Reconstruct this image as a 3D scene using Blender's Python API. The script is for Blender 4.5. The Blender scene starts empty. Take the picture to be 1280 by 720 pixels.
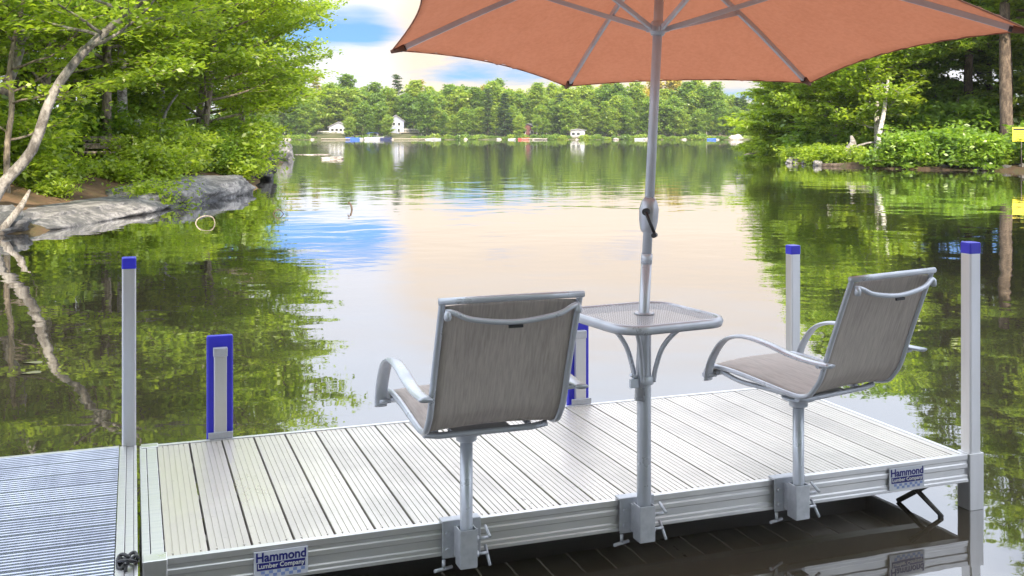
import bpy, bmesh, math, random
import numpy as np
from mathutils import Vector, Matrix
R = math.radians
SC = bpy.context.scene
COL = SC.collection
F, YH, CH = 1315.0, 168.0, 1.5            # focal length and horizon row in photo pixels, eye height over the water

def at(px, py, Y):                         # point seen at a photo pixel, Y metres ahead
    return Vector(((px - 640) / F * Y, Y, CH - (py - YH) / F * Y))
def shore(px, py):                         # point of the water surface seen at a pixel
    Y = CH * F / (py - YH)
    return Vector(((px - 640) / F * Y, Y, 0))

# ------------------------------------------------------------------ object helpers
def tag(o, label=None, cat=None, group=None, kind=None):
    if label: o['label'] = label
    if cat: o['category'] = cat
    if group: o['group'] = group
    if kind: o['kind'] = kind
    return o
def empty(name, loc=(0, 0, 0), rz=0.0, label=None, cat=None, group=None):
    o = bpy.data.objects.new(name, None); COL.objects.link(o)
    o.empty_display_size = .1
    o.location = loc; o.rotation_euler = (0, 0, rz)
    return tag(o, label, cat, group)
def link(name, me, mat, parent=None):
    o = bpy.data.objects.new(name, me); COL.objects.link(o)
    if mat is not None and not me.materials: me.materials.append(mat)
    if parent is not None: o.parent = parent
    return o
def copy_tree(o, parent=None):
    c = o.copy(); COL.objects.link(c); c.parent = parent
    for ch in list(o.children): copy_tree(ch, c)
    return c

class MB:
    def __init__(s): s.v = []; s.f = []; s.sm = []
    def add(s, vs, fs, smooth=False):
        n = len(s.v); s.v += [tuple(p) for p in vs]
        s.f += [tuple(i + n for i in f) for f in fs]; s.sm += [smooth] * len(fs)
        return s
    def box(s, a, b):
        x0, y0, z0 = a; x1, y1, z1 = b
        return s.add([(x0,y0,z0),(x1,y0,z0),(x1,y1,z0),(x0,y1,z0),(x0,y0,z1),(x1,y0,z1),(x1,y1,z1),(x0,y1,z1)],
            [(0,3,2,1),(4,5,6,7),(0,1,5,4),(1,2,6,5),(2,3,7,6),(3,0,4,7)])
    def cbox(s, c, size, rot=None):
        M = rot if rot is not None else Matrix.Identity(3)
        hx, hy, hz = size[0]/2, size[1]/2, size[2]/2
        vs = [Vector(c) + M @ Vector(p) for p in [(-hx,-hy,-hz),(hx,-hy,-hz),(hx,hy,-hz),(-hx,hy,-hz),(-hx,-hy,hz),(hx,-hy,hz),(hx,hy,hz),(-hx,hy,hz)]]
        return s.add(vs, [(0,3,2,1),(4,5,6,7),(0,1,5,4),(1,2,6,5),(2,3,7,6),(3,0,4,7)])
    def tube(s, pts, r, seg=10, cap=True, section=None, up=None):
        pts = [Vector(p) for p in pts]; n = len(pts)
        rs = r if isinstance(r, (list, tuple)) else [r] * n
        sec = section or [(math.cos(2*math.pi*k/seg), math.sin(2*math.pi*k/seg)) for k in range(seg)]
        seg = len(sec); vs = []; fs = []
        prev = None
        for i, p in enumerate(pts):
            t = (pts[min(i+1, n-1)] - pts[max(i-1, 0)]).normalized()
            if up is not None: a = Vector(up) - t * t.dot(Vector(up))
            elif prev is None: a = t.orthogonal()
            else: a = prev - t * t.dot(prev)
            a.normalize(); prev = a; b = t.cross(a)
            for (cx, cy) in sec: vs.append(p + (a * cx + b * cy) * rs[i])
        for i in range(n - 1):
            for k in range(seg):
                k2 = (k + 1) % seg
                fs.append((i*seg+k, i*seg+k2, (i+1)*seg+k2, (i+1)*seg+k))
        s.add(vs, fs, section is None)
        if cap:
            m = len(s.v) - n * seg
            s.f.append(tuple(m + k for k in reversed(range(seg)))); s.sm.append(False)
            s.f.append(tuple(m + (n-1)*seg + k for k in range(seg))); s.sm.append(False)
        return s
    def extrude_x(s, prof, x0, x1):        # closed (y,z) profile drawn out along x
        n = len(prof)
        vs = [(x0, y, z) for y, z in prof] + [(x1, y, z) for y, z in prof]
        fs = [(k, (k+1) % n, n + (k+1) % n, n + k) for k in range(n)] + [tuple(reversed(range(n))), tuple(range(n, 2*n))]
        return s.add(vs, fs)
    def lathe(s, prof, c=(0,0,0), seg=20):
        vs = []; fs = []
        for r, z in prof:
            for k in range(seg):
                a = 2*math.pi*k/seg; vs.append((c[0]+r*math.cos(a), c[1]+r*math.sin(a), c[2]+z))
        for i in range(len(prof)-1):
            for k in range(seg):
                k2 = (k+1) % seg; fs.append((i*seg+k, i*seg+k2, (i+1)*seg+k2, (i+1)*seg+k))
        fs.append(tuple(reversed(range(seg)))); fs.append(tuple((len(prof)-1)*seg+k for k in range(seg)))
        return s.add(vs, fs, True)
    def build(s, name, mat, parent=None, bevel=0, smooth=None, fix=True):
        me = bpy.data.meshes.new(name); me.from_pydata(s.v, [], s.f)
        me.polygons.foreach_set('use_smooth', s.sm if smooth is None else [smooth]*len(s.f))
        if fix:
            bm = bmesh.new(); bm.from_mesh(me); bmesh.ops.recalc_face_normals(bm, faces=bm.faces); bm.to_mesh(me); bm.free()
        me.update()
        o = link(name, me, mat, parent)
        if bevel:
            m = o.modifiers.new('bevel', 'BEVEL'); m.width = bevel; m.segments = 2; m.limit_method = 'ANGLE'; m.angle_limit = R(40)
            m.harden_normals = False
        return o

def smooth_path(pts, n=6):                  # Catmull-Rom
    pts = [Vector(p) for p in pts]; out = []
    for i in range(len(pts)-1):
        p0 = pts[max(i-1,0)]; p1 = pts[i]; p2 = pts[i+1]; p3 = pts[min(i+2,len(pts)-1)]
        for k in range(n):
            t = k/n
            out.append(.5*((2*p1)+(p2-p0)*t+(2*p0-5*p1+4*p2-p3)*t*t+(3*p1-p0-3*p2+p3)*t**3))
    out.append(pts[-1]); return out

# ------------------------------------------------------------------ materials
def nt(name):
    m = bpy.data.materials.new(name); m.use_nodes = True
    t = m.node_tree; t.nodes.clear()
    out = t.nodes.new('ShaderNodeOutputMaterial')
    return m, t, out
def N(t, typ, **kw):
    n = t.nodes.new(typ)
    for k, v in kw.items():
        if k.startswith('i_'):
            key = k[2:]; n.inputs[int(key) if key.isdigit() else key.replace('_', ' ')].default_value = v
        else: setattr(n, k, v)
    return n
def ramp(t, src, stops, interp='LINEAR'):
    r = t.nodes.new('ShaderNodeValToRGB'); r.color_ramp.interpolation = interp
    e = r.color_ramp.elements
    while len(e) < len(stops): e.new(0.5)
    for i, (p, c) in enumerate(stops):
        e[i].position = p; e[i].color = (c[0], c[1], c[2], 1) if len(c) == 3 else c
    t.links.new(src, r.inputs[0]); return r
def noise(t, scale, detail=4, rough=.55, vec=None, dist=0):
    n = t.nodes.new('ShaderNodeTexNoise'); n.inputs['Scale'].default_value = scale
    n.inputs['Detail'].default_value = detail; n.inputs['Roughness'].default_value = rough; n.inputs['Distortion'].default_value = dist
    if vec is not None: t.links.new(vec, n.inputs['Vector'])
    return n
def coords(t, scale=(1,1,1), obj=True):
    tc = t.nodes.new('ShaderNodeTexCoord'); mp = t.nodes.new('ShaderNodeMapping')
    mp.inputs['Scale'].default_value = scale
    t.links.new(tc.outputs['Object' if obj else 'Generated'], mp.inputs[0]); return mp.outputs[0]
def surf(name, c1, c2=None, rough=.5, metal=0.0, nscale=8, stretch=(1,1,1), bump=0.0, bscale=None, spec=.5, rough2=None, detail=5, lo=.35, hi=.65, aniso=0):
    m, t, out = nt(name)
    b = N(t, 'ShaderNodeBsdfPrincipled'); t.links.new(b.outputs[0], out.inputs[0])
    b.inputs['Metallic'].default_value = metal; b.inputs['Roughness'].default_value = rough
    b.inputs['Specular IOR Level'].default_value = spec; b.inputs['Anisotropic'].default_value = aniso
    v = coords(t, stretch); n = noise(t, nscale, detail, .6, v)
    if c2 is None: c2 = tuple(x * .85 for x in c1)
    r = ramp(t, n.outputs[0], [(lo, c1), (hi, c2)]); t.links.new(r.outputs[0], b.inputs['Base Color'])
    if rough2 is not None:
        mr = N(t, 'ShaderNodeMapRange'); mr.inputs[1].default_value = .3; mr.inputs[2].default_value = .7
        mr.inputs[3].default_value = rough; mr.inputs[4].default_value = rough2
        t.links.new(n.outputs[0], mr.inputs[0]); t.links.new(mr.outputs[0], b.inputs['Roughness'])
    if bump:
        bn = noise(t, bscale or nscale*4, 6, .6, v)
        bp = N(t, 'ShaderNodeBump'); bp.inputs['Strength'].default_value = bump; bp.inputs['Distance'].default_value = .02
        t.links.new(bn.outputs[0], bp.inputs['Height']); t.links.new(bp.outputs[0], b.inputs['Normal'])
    return m

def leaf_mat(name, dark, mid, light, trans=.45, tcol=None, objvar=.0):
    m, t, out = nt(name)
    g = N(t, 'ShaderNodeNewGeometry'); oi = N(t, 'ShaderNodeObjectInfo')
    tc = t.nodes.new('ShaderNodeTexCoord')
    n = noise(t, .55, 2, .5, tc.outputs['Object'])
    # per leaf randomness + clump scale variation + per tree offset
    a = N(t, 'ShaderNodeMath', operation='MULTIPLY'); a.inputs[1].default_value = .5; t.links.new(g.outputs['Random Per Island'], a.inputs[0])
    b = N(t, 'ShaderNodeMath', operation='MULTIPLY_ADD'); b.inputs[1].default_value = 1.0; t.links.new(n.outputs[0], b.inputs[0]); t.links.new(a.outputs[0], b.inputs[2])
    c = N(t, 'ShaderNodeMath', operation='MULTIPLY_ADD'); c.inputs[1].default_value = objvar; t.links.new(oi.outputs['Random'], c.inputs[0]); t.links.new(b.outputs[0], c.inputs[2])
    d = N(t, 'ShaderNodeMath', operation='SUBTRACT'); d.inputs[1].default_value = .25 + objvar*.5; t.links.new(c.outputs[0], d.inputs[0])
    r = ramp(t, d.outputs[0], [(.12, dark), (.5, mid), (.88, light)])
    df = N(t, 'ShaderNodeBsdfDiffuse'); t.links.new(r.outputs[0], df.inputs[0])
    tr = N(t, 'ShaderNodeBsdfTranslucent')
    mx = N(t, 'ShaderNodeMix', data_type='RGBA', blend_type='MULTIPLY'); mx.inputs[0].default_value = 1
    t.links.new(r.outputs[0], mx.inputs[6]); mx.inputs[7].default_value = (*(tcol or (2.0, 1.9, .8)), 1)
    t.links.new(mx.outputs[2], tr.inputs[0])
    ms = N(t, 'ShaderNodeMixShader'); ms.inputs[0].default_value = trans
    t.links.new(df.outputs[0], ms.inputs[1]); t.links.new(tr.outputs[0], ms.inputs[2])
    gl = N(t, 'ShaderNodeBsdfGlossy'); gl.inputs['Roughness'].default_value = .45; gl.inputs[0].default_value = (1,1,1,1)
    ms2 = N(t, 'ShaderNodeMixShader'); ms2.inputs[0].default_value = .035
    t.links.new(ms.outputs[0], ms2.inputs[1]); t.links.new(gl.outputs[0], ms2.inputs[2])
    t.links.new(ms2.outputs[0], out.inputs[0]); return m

M = {}
M['alu'] = surf('aluminium', (0.651,0.643,0.635), (0.570,0.570,0.578), rough=.30, metal=.75, nscale=5, stretch=(1,14,1), rough2=.42, bump=.02, bscale=60)
def deck_mat(name, c1, c2, dirt, metal):
    m, t, out = nt(name); b = N(t, 'ShaderNodeBsdfPrincipled'); t.links.new(b.outputs[0], out.inputs[0]); b.inputs['Metallic'].default_value = metal
    g = N(t, 'ShaderNodeNewGeometry'); v = coords(t, (1,1,1)); vs_ = coords(t, (26,1.3,1))
    n1 = noise(t, 1.6, 6, .6, v, .4); n2 = noise(t, 1, 6, .65, vs_); n3 = noise(t, 30, 3, .6, v)
    ad = N(t, 'ShaderNodeMath', operation='MULTIPLY_ADD'); ad.inputs[1].default_value = .2; t.links.new(g.outputs['Random Per Island'], ad.inputs[0]); t.links.new(n1.outputs[0], ad.inputs[2])
    ad2 = N(t, 'ShaderNodeMath', operation='MULTIPLY_ADD'); ad2.inputs[1].default_value = .40; t.links.new(n2.outputs[0], ad2.inputs[0]); t.links.new(ad.outputs[0], ad2.inputs[2])
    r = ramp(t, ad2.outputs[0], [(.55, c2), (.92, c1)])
    rd = ramp(t, n3.outputs[0], [(.66, (0,0,0)), (.76, (1,1,1))])
    mm = N(t, 'ShaderNodeMath', operation='MULTIPLY'); mm.inputs[1].default_value = .38; t.links.new(rd.outputs[0], mm.inputs[0])
    mx = N(t, 'ShaderNodeMix', data_type='RGBA'); t.links.new(mm.outputs[0], mx.inputs[0]); t.links.new(r.outputs[0], mx.inputs[6]); mx.inputs[7].default_value = (*dirt, 1)
    t.links.new(mx.outputs[2], b.inputs['Base Color'])
    mr = N(t, 'ShaderNodeMapRange'); mr.inputs[1].default_value = .5; mr.inputs[2].default_value = 1.0; mr.inputs[3].default_value = .46; mr.inputs[4].default_value = .27
    t.links.new(ad2.outputs[0], mr.inputs[0]); t.links.new(mr.outputs[0], b.inputs['Roughness'])
    bp = N(t, 'ShaderNodeBump'); bp.inputs['Strength'].default_value = .25; bp.inputs['Distance'].default_value = .003
    t.links.new(n2.outputs[0], bp.inputs['Height']); t.links.new(bp.outputs[0], b.inputs['Normal']); return m
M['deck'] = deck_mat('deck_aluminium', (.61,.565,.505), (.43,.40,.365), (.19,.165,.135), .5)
M['walk'] = deck_mat('sky_tinted_aluminium', (.50,.53,.62), (.24,.26,.33), (.16,.15,.14), .75)  # blue of the reflected sky is put into the metal's base colour
M['galv'] = surf('galvanised_steel', (0.496,0.512,0.544), (0.400,0.416,0.448), rough=.38, metal=.6, nscale=24, rough2=.5)
M['post'] = surf('post_aluminium', (0.703,0.703,0.703), (0.570,0.570,0.570), rough=.24, metal=.85, nscale=6, stretch=(1,1,.15), rough2=.45)
M['paint'] = surf('grey_paint', (0.480,0.509,0.557), (0.413,0.442,0.490), rough=.24, metal=.35, nscale=9, rough2=.40, detail=7)
M['paint2'] = surf('pole_paint', (.54,.58,.64), (.46,.50,.56), rough=.28, metal=.2, nscale=9, rough2=.42, detail=7)
M['bluepl'] = surf('blue_plastic', (.030,.028,.50), (.022,.022,.40), rough=.35, nscale=6)
M['black'] = surf('black_plastic', (.015,.015,.017), rough=.4)
M['dark'] = surf('dark_steel', (.035,.033,.03), (.07,.06,.05), rough=.5, metal=.4, nscale=20)
M['white'] = surf('white_paint', (0.624,0.624,0.608), (0.560,0.560,0.544), rough=.5, nscale=3)
M['sticker'] = surf('sticker_film', (0.528,0.544,0.592), (0.480,0.496,0.552), rough=.35, nscale=10)
M['ink'] = surf('navy_ink', (.012,.014,.16), rough=.35)
M['inkpale'] = surf('pale_blue_ink', (.20,.27,.52), rough=.35)

def fabric(name, c1, c2, sx, sz, trans=0.0, bumpd=.002):
    m, t, out = nt(name)
    b = N(t, 'ShaderNodeBsdfPrincipled'); b.inputs['Roughness'].default_value = .75; b.inputs['Specular IOR Level'].default_value = .25
    v = coords(t, (sx, sz, sz)); n = noise(t, 1, 3, .6, v)
    v2 = coords(t, (7, 7, 3)); n2 = noise(t, 1, 3, .5, v2)
    ad = N(t, 'ShaderNodeMath', operation='MULTIPLY_ADD'); ad.inputs[1].default_value = .35
    t.links.new(n2.outputs[0], ad.inputs[0]); t.links.new(n.outputs[0], ad.inputs[2])
    r = ramp(t, ad.outputs[0], [(.42, c2), (.62, tuple((x+y)/2 for x, y in zip(c1, c2))), (.82, c1)])
    t.links.new(r.outputs[0], b.inputs['Base Color'])
    bp = N(t, 'ShaderNodeBump'); bp.inputs['Strength'].default_value = .4; bp.inputs['Distance'].default_value = bumpd
    t.links.new(n.outputs[0], bp.inputs['Height']); t.links.new(bp.outputs[0], b.inputs['Normal'])
    if trans:
        tr = N(t, 'ShaderNodeBsdfTranslucent'); t.links.new(r.outputs[0], tr.inputs[0])
        ms = N(t, 'ShaderNodeMixShader'); ms.inputs[0].default_value = trans
        t.links.new(b.outputs[0], ms.inputs[1]); t.links.new(tr.outputs[0], ms.inputs[2]); t.links.new(ms.outputs[0], out.inputs[0])
    else: t.links.new(b.outputs[0], out.inputs[0])
    return m
M['sling'] = fabric('sling_weave', (.47,.425,.39), (.34,.305,.28), 150, 14, .12)
M['canopy'] = fabric('canopy_cloth', (.66,.395,.285), (.60,.35,.245), 60, 60, .74, .0003)

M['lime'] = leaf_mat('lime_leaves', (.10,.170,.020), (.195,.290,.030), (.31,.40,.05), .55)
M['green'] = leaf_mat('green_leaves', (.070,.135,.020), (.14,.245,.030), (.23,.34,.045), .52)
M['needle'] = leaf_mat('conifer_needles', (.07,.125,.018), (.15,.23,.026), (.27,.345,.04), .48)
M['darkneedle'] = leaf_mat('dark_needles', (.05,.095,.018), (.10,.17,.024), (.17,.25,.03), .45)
M['far'] = leaf_mat('far_leaves', (0.069,0.133,0.026), (0.142,0.237,0.034), (0.258,0.327,0.047), .5, objvar=.55)
M['farpine'] = leaf_mat('far_needles', (0.025,0.054,0.020), (0.050,0.090,0.027), (0.090,0.140,0.036), .3, objvar=.4)
M['gold'] = leaf_mat('sunlit_tint_leaves', (0.138,0.149,0.029), (0.276,0.253,0.046), (0.437,0.345,0.069), .4, objvar=.3)  # sunlight on the far treetops, painted in as gold leaf colour

def bark(name, light, dark, scale=6, stretch=(1,1,.35), lo=.42, hi=.6, bump=.6):
    m, t, out = nt(name); b = N(t, 'ShaderNodeBsdfPrincipled'); b.inputs['Roughness'].default_value = .9; b.inputs['Specular IOR Level'].default_value = .2
    t.links.new(b.outputs[0], out.inputs[0])
    v = coords(t, stretch); n = noise(t, scale, 7, .68, v); n2 = noise(t, scale*4, 5, .7, v)
    ad = N(t, 'ShaderNodeMath', operation='MULTIPLY_ADD'); ad.inputs[1].default_value = .35; t.links.new(n2.outputs[0], ad.inputs[0]); t.links.new(n.outputs[0], ad.inputs[2])
    r = ramp(t, ad.outputs[0], [(lo+.12, light), (hi+.16, dark)]); t.links.new(r.outputs[0], b.inputs['Base Color'])
    bp = N(t, 'ShaderNodeBump'); bp.inputs['Strength'].default_value = bump; bp.inputs['Distance'].default_value = .05
    t.links.new(ad.outputs[0], bp.inputs['Height']); t.links.new(bp.outputs[0], b.inputs['Normal']); return m
M['greybark'] = bark('grey_lichen_bark', (0.296,0.284,0.268), (0.104,0.096,0.088), 5, (1,1,.6), .40, .62)
M['birchbark'] = bark('birch_bark', (.44,.43,.40), (.12,.105,.09), 6, (1,1,1.6), .5, .66)
M['bark'] = bark('brown_bark', (.13,.10,.075), (.045,.035,.028), 8)
M['palebark'] = bark('pale_bark', (.30,.26,.21), (.12,.10,.08), 8)
M['drift'] = bark('driftwood', (.42,.38,.33), (.20,.17,.14), 10)
M['rock'] = bark('granite', (0.288,0.281,0.281), (0.101,0.101,0.104), 2.2, (1,1,1.4), .38, .58, .8)
M['rockpale'] = bark('pale_granite', (0.350,0.322,0.301), (0.196,0.175,0.161), 2.5, (1,1,1), .4, .62, .6)
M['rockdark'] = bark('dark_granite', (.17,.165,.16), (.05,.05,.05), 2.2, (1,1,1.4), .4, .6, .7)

def ground_mat(name, cols, scale):
    m, t, out = nt(name); b = N(t, 'ShaderNodeBsdfPrincipled'); b.inputs['Roughness'].default_value = 1; b.inputs['Specular IOR Level'].default_value = .1
    t.links.new(b.outputs[0], out.inputs[0]); v = coords(t)
    n = noise(t, scale, 8, .65, v); r = ramp(t, n.outputs[0], [(.3, cols[0]), (.5, cols[1]), (.68, cols[2])])
    t.links.new(r.outputs[0], b.inputs['Base Color'])
    bp = N(t, 'ShaderNodeBump'); bp.inputs['Strength'].default_value = .8; bp.inputs['Distance'].default_value = .05
    n2 = noise(t, scale*9, 6, .7, v); t.links.new(n2.outputs[0], bp.inputs['Height']); t.links.new(bp.outputs[0], b.inputs['Normal']); return m
M['duff'] = ground_mat('pine_needle_ground', ((.07,.05,.032), (.155,.10,.062), (.10,.09,.045)), .9)
M['shadeground'] = ground_mat('shade_coloured_ground', ((.03,.022,.016), (.065,.045,.03), (.05,.055,.025)), 1.2)  # dark colour carries the shade along the right bank's waterline
M['farground'] = ground_mat('far_ground', ((.035,.05,.02), (.07,.075,.035), (.12,.11,.075)), .3)
M['lakebed'] = ground_mat('lake_bed', ((.03,.025,.012), (.06,.05,.025), (.09,.075,.04)), .5)
M['hill'] = ground_mat('wooded_hill', ((.05,.075,.035), (.07,.10,.045), (.09,.12,.06)), .03)

# ------------------------------------------------------------------ water
def water_mat():
    m, t, out = nt('lake_water')
    v = coords(t)
    def mul(a, k):
        n = N(t, 'ShaderNodeMath', operation='MULTIPLY'); t.links.new(a, n.inputs[0])
        if isinstance(k, (int, float)): n.inputs[1].default_value = k
        else: t.links.new(k, n.inputs[1])
        return n.outputs[0]
    def add(a, b_):
        n = N(t, 'ShaderNodeMath', operation='ADD'); t.links.new(a, n.inputs[0]); t.links.new(b_, n.inputs[1]); return n.outputs[0]
    big = noise(t, .05, 3, .55, v, .6)                       # calm and ruffled patches
    patch = N(t, 'ShaderNodeMapRange'); patch.inputs[1].default_value = .40; patch.inputs[2].default_value = .64
    patch.inputs[3].default_value = .22; patch.inputs[4].default_value = 1.0; t.links.new(big.outputs[0], patch.inputs[0])
    w1 = noise(t, .55, 2, .5, v, .3); w2 = noise(t, 2.1, 2, .5, v, .2); w3 = noise(t, 6.0, 2, .5, v)
    h = add(add(mul(w1.outputs[0], WAVE[0]), mul(mul(w2.outputs[0], WAVE[1]), patch.outputs[0])), mul(mul(w3.outputs[0], WAVE[2]), patch.outputs[0]))
    bp = N(t, 'ShaderNodeBump'); bp.inputs['Strength'].default_value = 1; bp.inputs['Distance'].default_value = 1
    t.links.new(h, bp.inputs['Height'])
    fr = N(t, 'ShaderNodeFresnel'); fr.inputs['IOR'].default_value = 1.45
    t.links.new(bp.outputs[0], fr.inputs['Normal'])
    mr = N(t, 'ShaderNodeMapRange'); mr.inputs[1].default_value = .0; mr.inputs[2].default_value = .6; mr.inputs[3].default_value = .05; mr.inputs[4].default_value = .93
    t.links.new(fr.outputs[0], mr.inputs[0])
    bed = noise(t, .35, 5, .6, v); r = ramp(t, bed.outputs[0], [(.35, (.030,.026,.016)), (.65, (.070,.055,.037))])
    df = N(t, 'ShaderNodeBsdfDiffuse'); t.links.new(r.outputs[0], df.inputs[0])
    gl = N(t, 'ShaderNodeBsdfGlossy'); gl.inputs['Roughness'].default_value = .015; gl.inputs[0].default_value = (.97,.98,1,1)
    t.links.new(bp.outputs[0], gl.inputs['Normal'])
    ms = N(t, 'ShaderNodeMixShader'); t.links.new(mr.outputs[0], ms.inputs[0]); t.links.new(df.outputs[0], ms.inputs[1]); t.links.new(gl.outputs[0], ms.inputs[2])
    t.links.new(ms.outputs[0], out.inputs[0]); return m
WAVE = (.013, .0042, .0008)
M['water'] = water_mat()
mb = MB(); mb.add([(-900,-60,0),(900,-60,0),(900,1500,0),(-900,1500,0)], [(0,1,2,3)])
tag(mb.build('lake_water', M['water'], fix=False), 'calm lake water mirroring trees and pale sky', 'lake', kind='structure')
mb = MB(); mb.add([(-3000,-300,-2.2),(3000,-300,-2.2),(3000,4500,-2.2),(-3000,4500,-2.2)], [(0,1,2,3)])
tag(mb.build('ground', M['lakebed'], fix=False), 'lake bed and ground beneath the water', 'ground', kind='structure')

# ================================================================== PLANTS
def leaf_mesh(name, cen, nrm, size, aspect=.55, seed=0, droop=None):
    """one diamond shaped leaf (or needle spray) per centre"""
    rg = np.random.default_rng(seed); n = len(cen)
    nrm = nrm / np.linalg.norm(nrm, axis=1, keepdims=True)
    a = rg.normal(size=(n,3)) if droop is None else droop + rg.normal(size=(n,3))*.35
    a -= nrm * (a*nrm).sum(1, keepdims=True); a /= np.linalg.norm(a, axis=1, keepdims=True) + 1e-9
    b = np.cross(nrm, a); L = size * rg.uniform(.65, 1.3, n)
    L = L[:,None]; w = L*aspect*.5
    v = np.empty((n,4,3)); v[:,0] = cen - a*L*.5; v[:,1] = cen + b*w - a*L*.08; v[:,2] = cen + a*L*.5; v[:,3] = cen - b*w - a*L*.08
    v[:,1] += nrm*L*.06; v[:,3] += nrm*L*.06
    me = bpy.data.meshes.new(name)
    me.vertices.add(n*4); me.vertices.foreach_set('co', v.reshape(-1).astype(np.float32))
    me.loops.add(n*4); me.loops.foreach_set('vertex_index', np.arange(n*4, dtype=np.int32))
    me.polygons.add(n); me.polygons.foreach_set('loop_start', np.arange(0, n*4, 4, dtype=np.int32)); me.polygons.foreach_set('loop_total', np.full(n, 4, dtype=np.int32))
    me.update(calc_edges=True); return me

def bent(p0, d, L, n, rg, wob=.12, lift=0.0):
    pts = [np.array(p0, float)]; d = np.array(d, float); d /= np.linalg.norm(d)
    for i in range(n):
        d = d + rg.normal(size=3)*wob; d[2] += lift; d /= np.linalg.norm(d)
        pts.append(pts[-1] + d*L/n)
    return pts

def make_tree(seed, H, rt, base, rx, nl, leaves, lsize, style='broad', lean=(0,0), trunk=None, lift=.05, spray=.30, up0=.35, aspect=.55, asym=None, flat=.22, thr=1.0):
    """returns (trunk+limbs MB, leaf mesh). base: height where limbs start, rx: crown half width, nl: limbs"""
    rg = np.random.default_rng(seed); wood = MB()
    if trunk is None:
        n = 9; pts = []
        for i in range(n+1):
            t = i/n; pts.append(np.array([lean[0]*t*t + rg.normal()*.02*H*t*.5, lean[1]*t*t + rg.normal()*.02*H*t*.5, H*t*.97 - .3*(1-t)]))
    else: pts = [np.array(p, float) for p in trunk]; n = len(pts)-1
    rad = [rt*(1-.9*(i/n))**.9 + .012 for i in range(n+1)]; rad[0] *= 1.3
    sp = smooth_path([tuple(p) for p in pts], 3); rr = np.interp(np.linspace(0,1,len(sp)), np.linspace(0,1,n+1), rad)
    wood.tube(sp, list(rr), 9, up=(1,0,0))
    P = np.array([tuple(p) for p in sp]); zs = P[:,2]
    cen = []; nor = []; dro = []
    for k in range(nl):
        t = (k + rg.uniform(0,1))/nl
        h = base + (H-base)*t**.9
        i = int(np.clip(np.searchsorted(zs, h), 1, len(P)-1)); p0 = P[i-1] + (P[i]-P[i-1])*np.clip((h-zs[i-1])/(zs[i]-zs[i-1]+1e-6),0,1)
        az = k*2.39996 + rg.uniform(-.5,.5)
        if style == 'conifer': prof = (1-t)**.75*.95 + .08; el = .12 - .35*(1-t) + .45*t; lf = .03
        elif style == 'layer': prof = (math.sin(math.pi*min(1,(.22+.78*t)))**.6)*.95 + .05; el = up0*(.4+1.2*t); lf = lift
        else: prof = math.sin(math.pi*(.18+.80*t))**.7; el = up0 + .7*t; lf = lift
        L = rx*prof*rg.uniform(.7,1.15)
        if asym is not None: L *= 1 + asym[2]*math.cos(az - math.atan2(asym[1], asym[0]))
        L = max(L, .3)
        d = np.array([math.cos(az)*math.cos(el), math.sin(az)*math.cos(el), math.sin(el)])
        seg = 7; lp = bent(p0, d, L, seg, rg, .10, lf)
        r0 = max(.012, np.interp(h, zs, rr)*.45); wood.tube([tuple(p) for p in lp], [r0*(1-.85*i/seg)+.004 for i in range(seg+1)], 5)
        ns = max(3, int(L*(3.2 if style != 'conifer' else 4)*thr))
        LPA = np.array(lp)
        for q in range(ns):
            s = .22 + .78*(q+rg.uniform(0,1))/ns; f = s*seg; a = min(int(f), seg-1); pb = LPA[a] + (LPA[a+1]-LPA[a])*(f-a)
            tg = LPA[a+1]-LPA[a]; tg /= np.linalg.norm(tg)
            side = np.cross(tg, [0,0,1]); side /= np.linalg.norm(side)+1e-6
            sd = (1 if q % 2 else -1)
            dd = tg*rg.uniform(.35,.8) + side*sd*rg.uniform(.5,1) + np.array([0,0,rg.normal()*.18 + (.05 if style != 'conifer' else -.10)])
            sl = L*rg.uniform(.22,.42)*(1.15-.6*s) + .25
            tw = bent(pb, dd, sl, 4, rg, .12, 0 if style != 'conifer' else -.02)
            wood.tube([tuple(p) for p in tw], [.30*r0*(1-.6*s)*(1-.7*i/4)+.003 for i in range(5)], 4, cap=False)
            m = max(2, int(leaves*sl*((1.12-.75*t) if style == 'layer' else 1))); TW = np.array(tw)
            ff = rg.uniform(.12,1.05,m)*4; ia = np.minimum(ff.astype(int), 3); c = TW[ia] + (TW[ia+1]-TW[ia])*(ff-ia)[:,None]
            wd = spray*(.45+.55*rg.random((m,1)))
            c = c + rg.normal(size=(m,3))*np.array([1,1,flat])*wd
            nn = rg.normal(size=(m,3))*.42 + np.array([0,0,1.0])
            cen.append(c); nor.append(nn)
            tt = TW[-1]-TW[0]; tt /= np.linalg.norm(tt); dro.append(np.repeat(tt[None]+np.array([[0,0,-.25 if style != 'conifer' else -.1]]), m, 0))
    cen = np.concatenate(cen); nor = np.concatenate(nor); dro = np.concatenate(dro)
    return wood, leaf_mesh('crown', cen, nor, lsize, aspect, seed, dro)

def plant_tree(name, model, loc, rz, label, cat='tree', group=None, scale=(1,1,1), barkmat=None, leafmat=None):
    wood, crown = model
    r = empty(name, loc, rz, label, cat, group); r.scale = scale
    link('trunk', wood, None, r).data = wood
    link('crown', crown, None, r)
    if barkmat: 
        o = [c for c in r.children if c.name.startswith('trunk')][0]; o.material_slots[0].link = 'OBJECT'; o.material_slots[0].material = barkmat
    if leafmat:
        o = [c for c in r.children if c.name.startswith('crown')][0]; o.material_slots[0].link = 'OBJECT'; o.material_slots[0].material = leafmat
    return r
def model(barkmat, leafmat, *a, **k):
    wood, crown = make_tree(*a, **k)
    o = wood.build('trunk', barkmat, fix=False); me = o.data; bpy.data.objects.remove(o)
    crown.materials.append(leafmat); return me, crown

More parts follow.
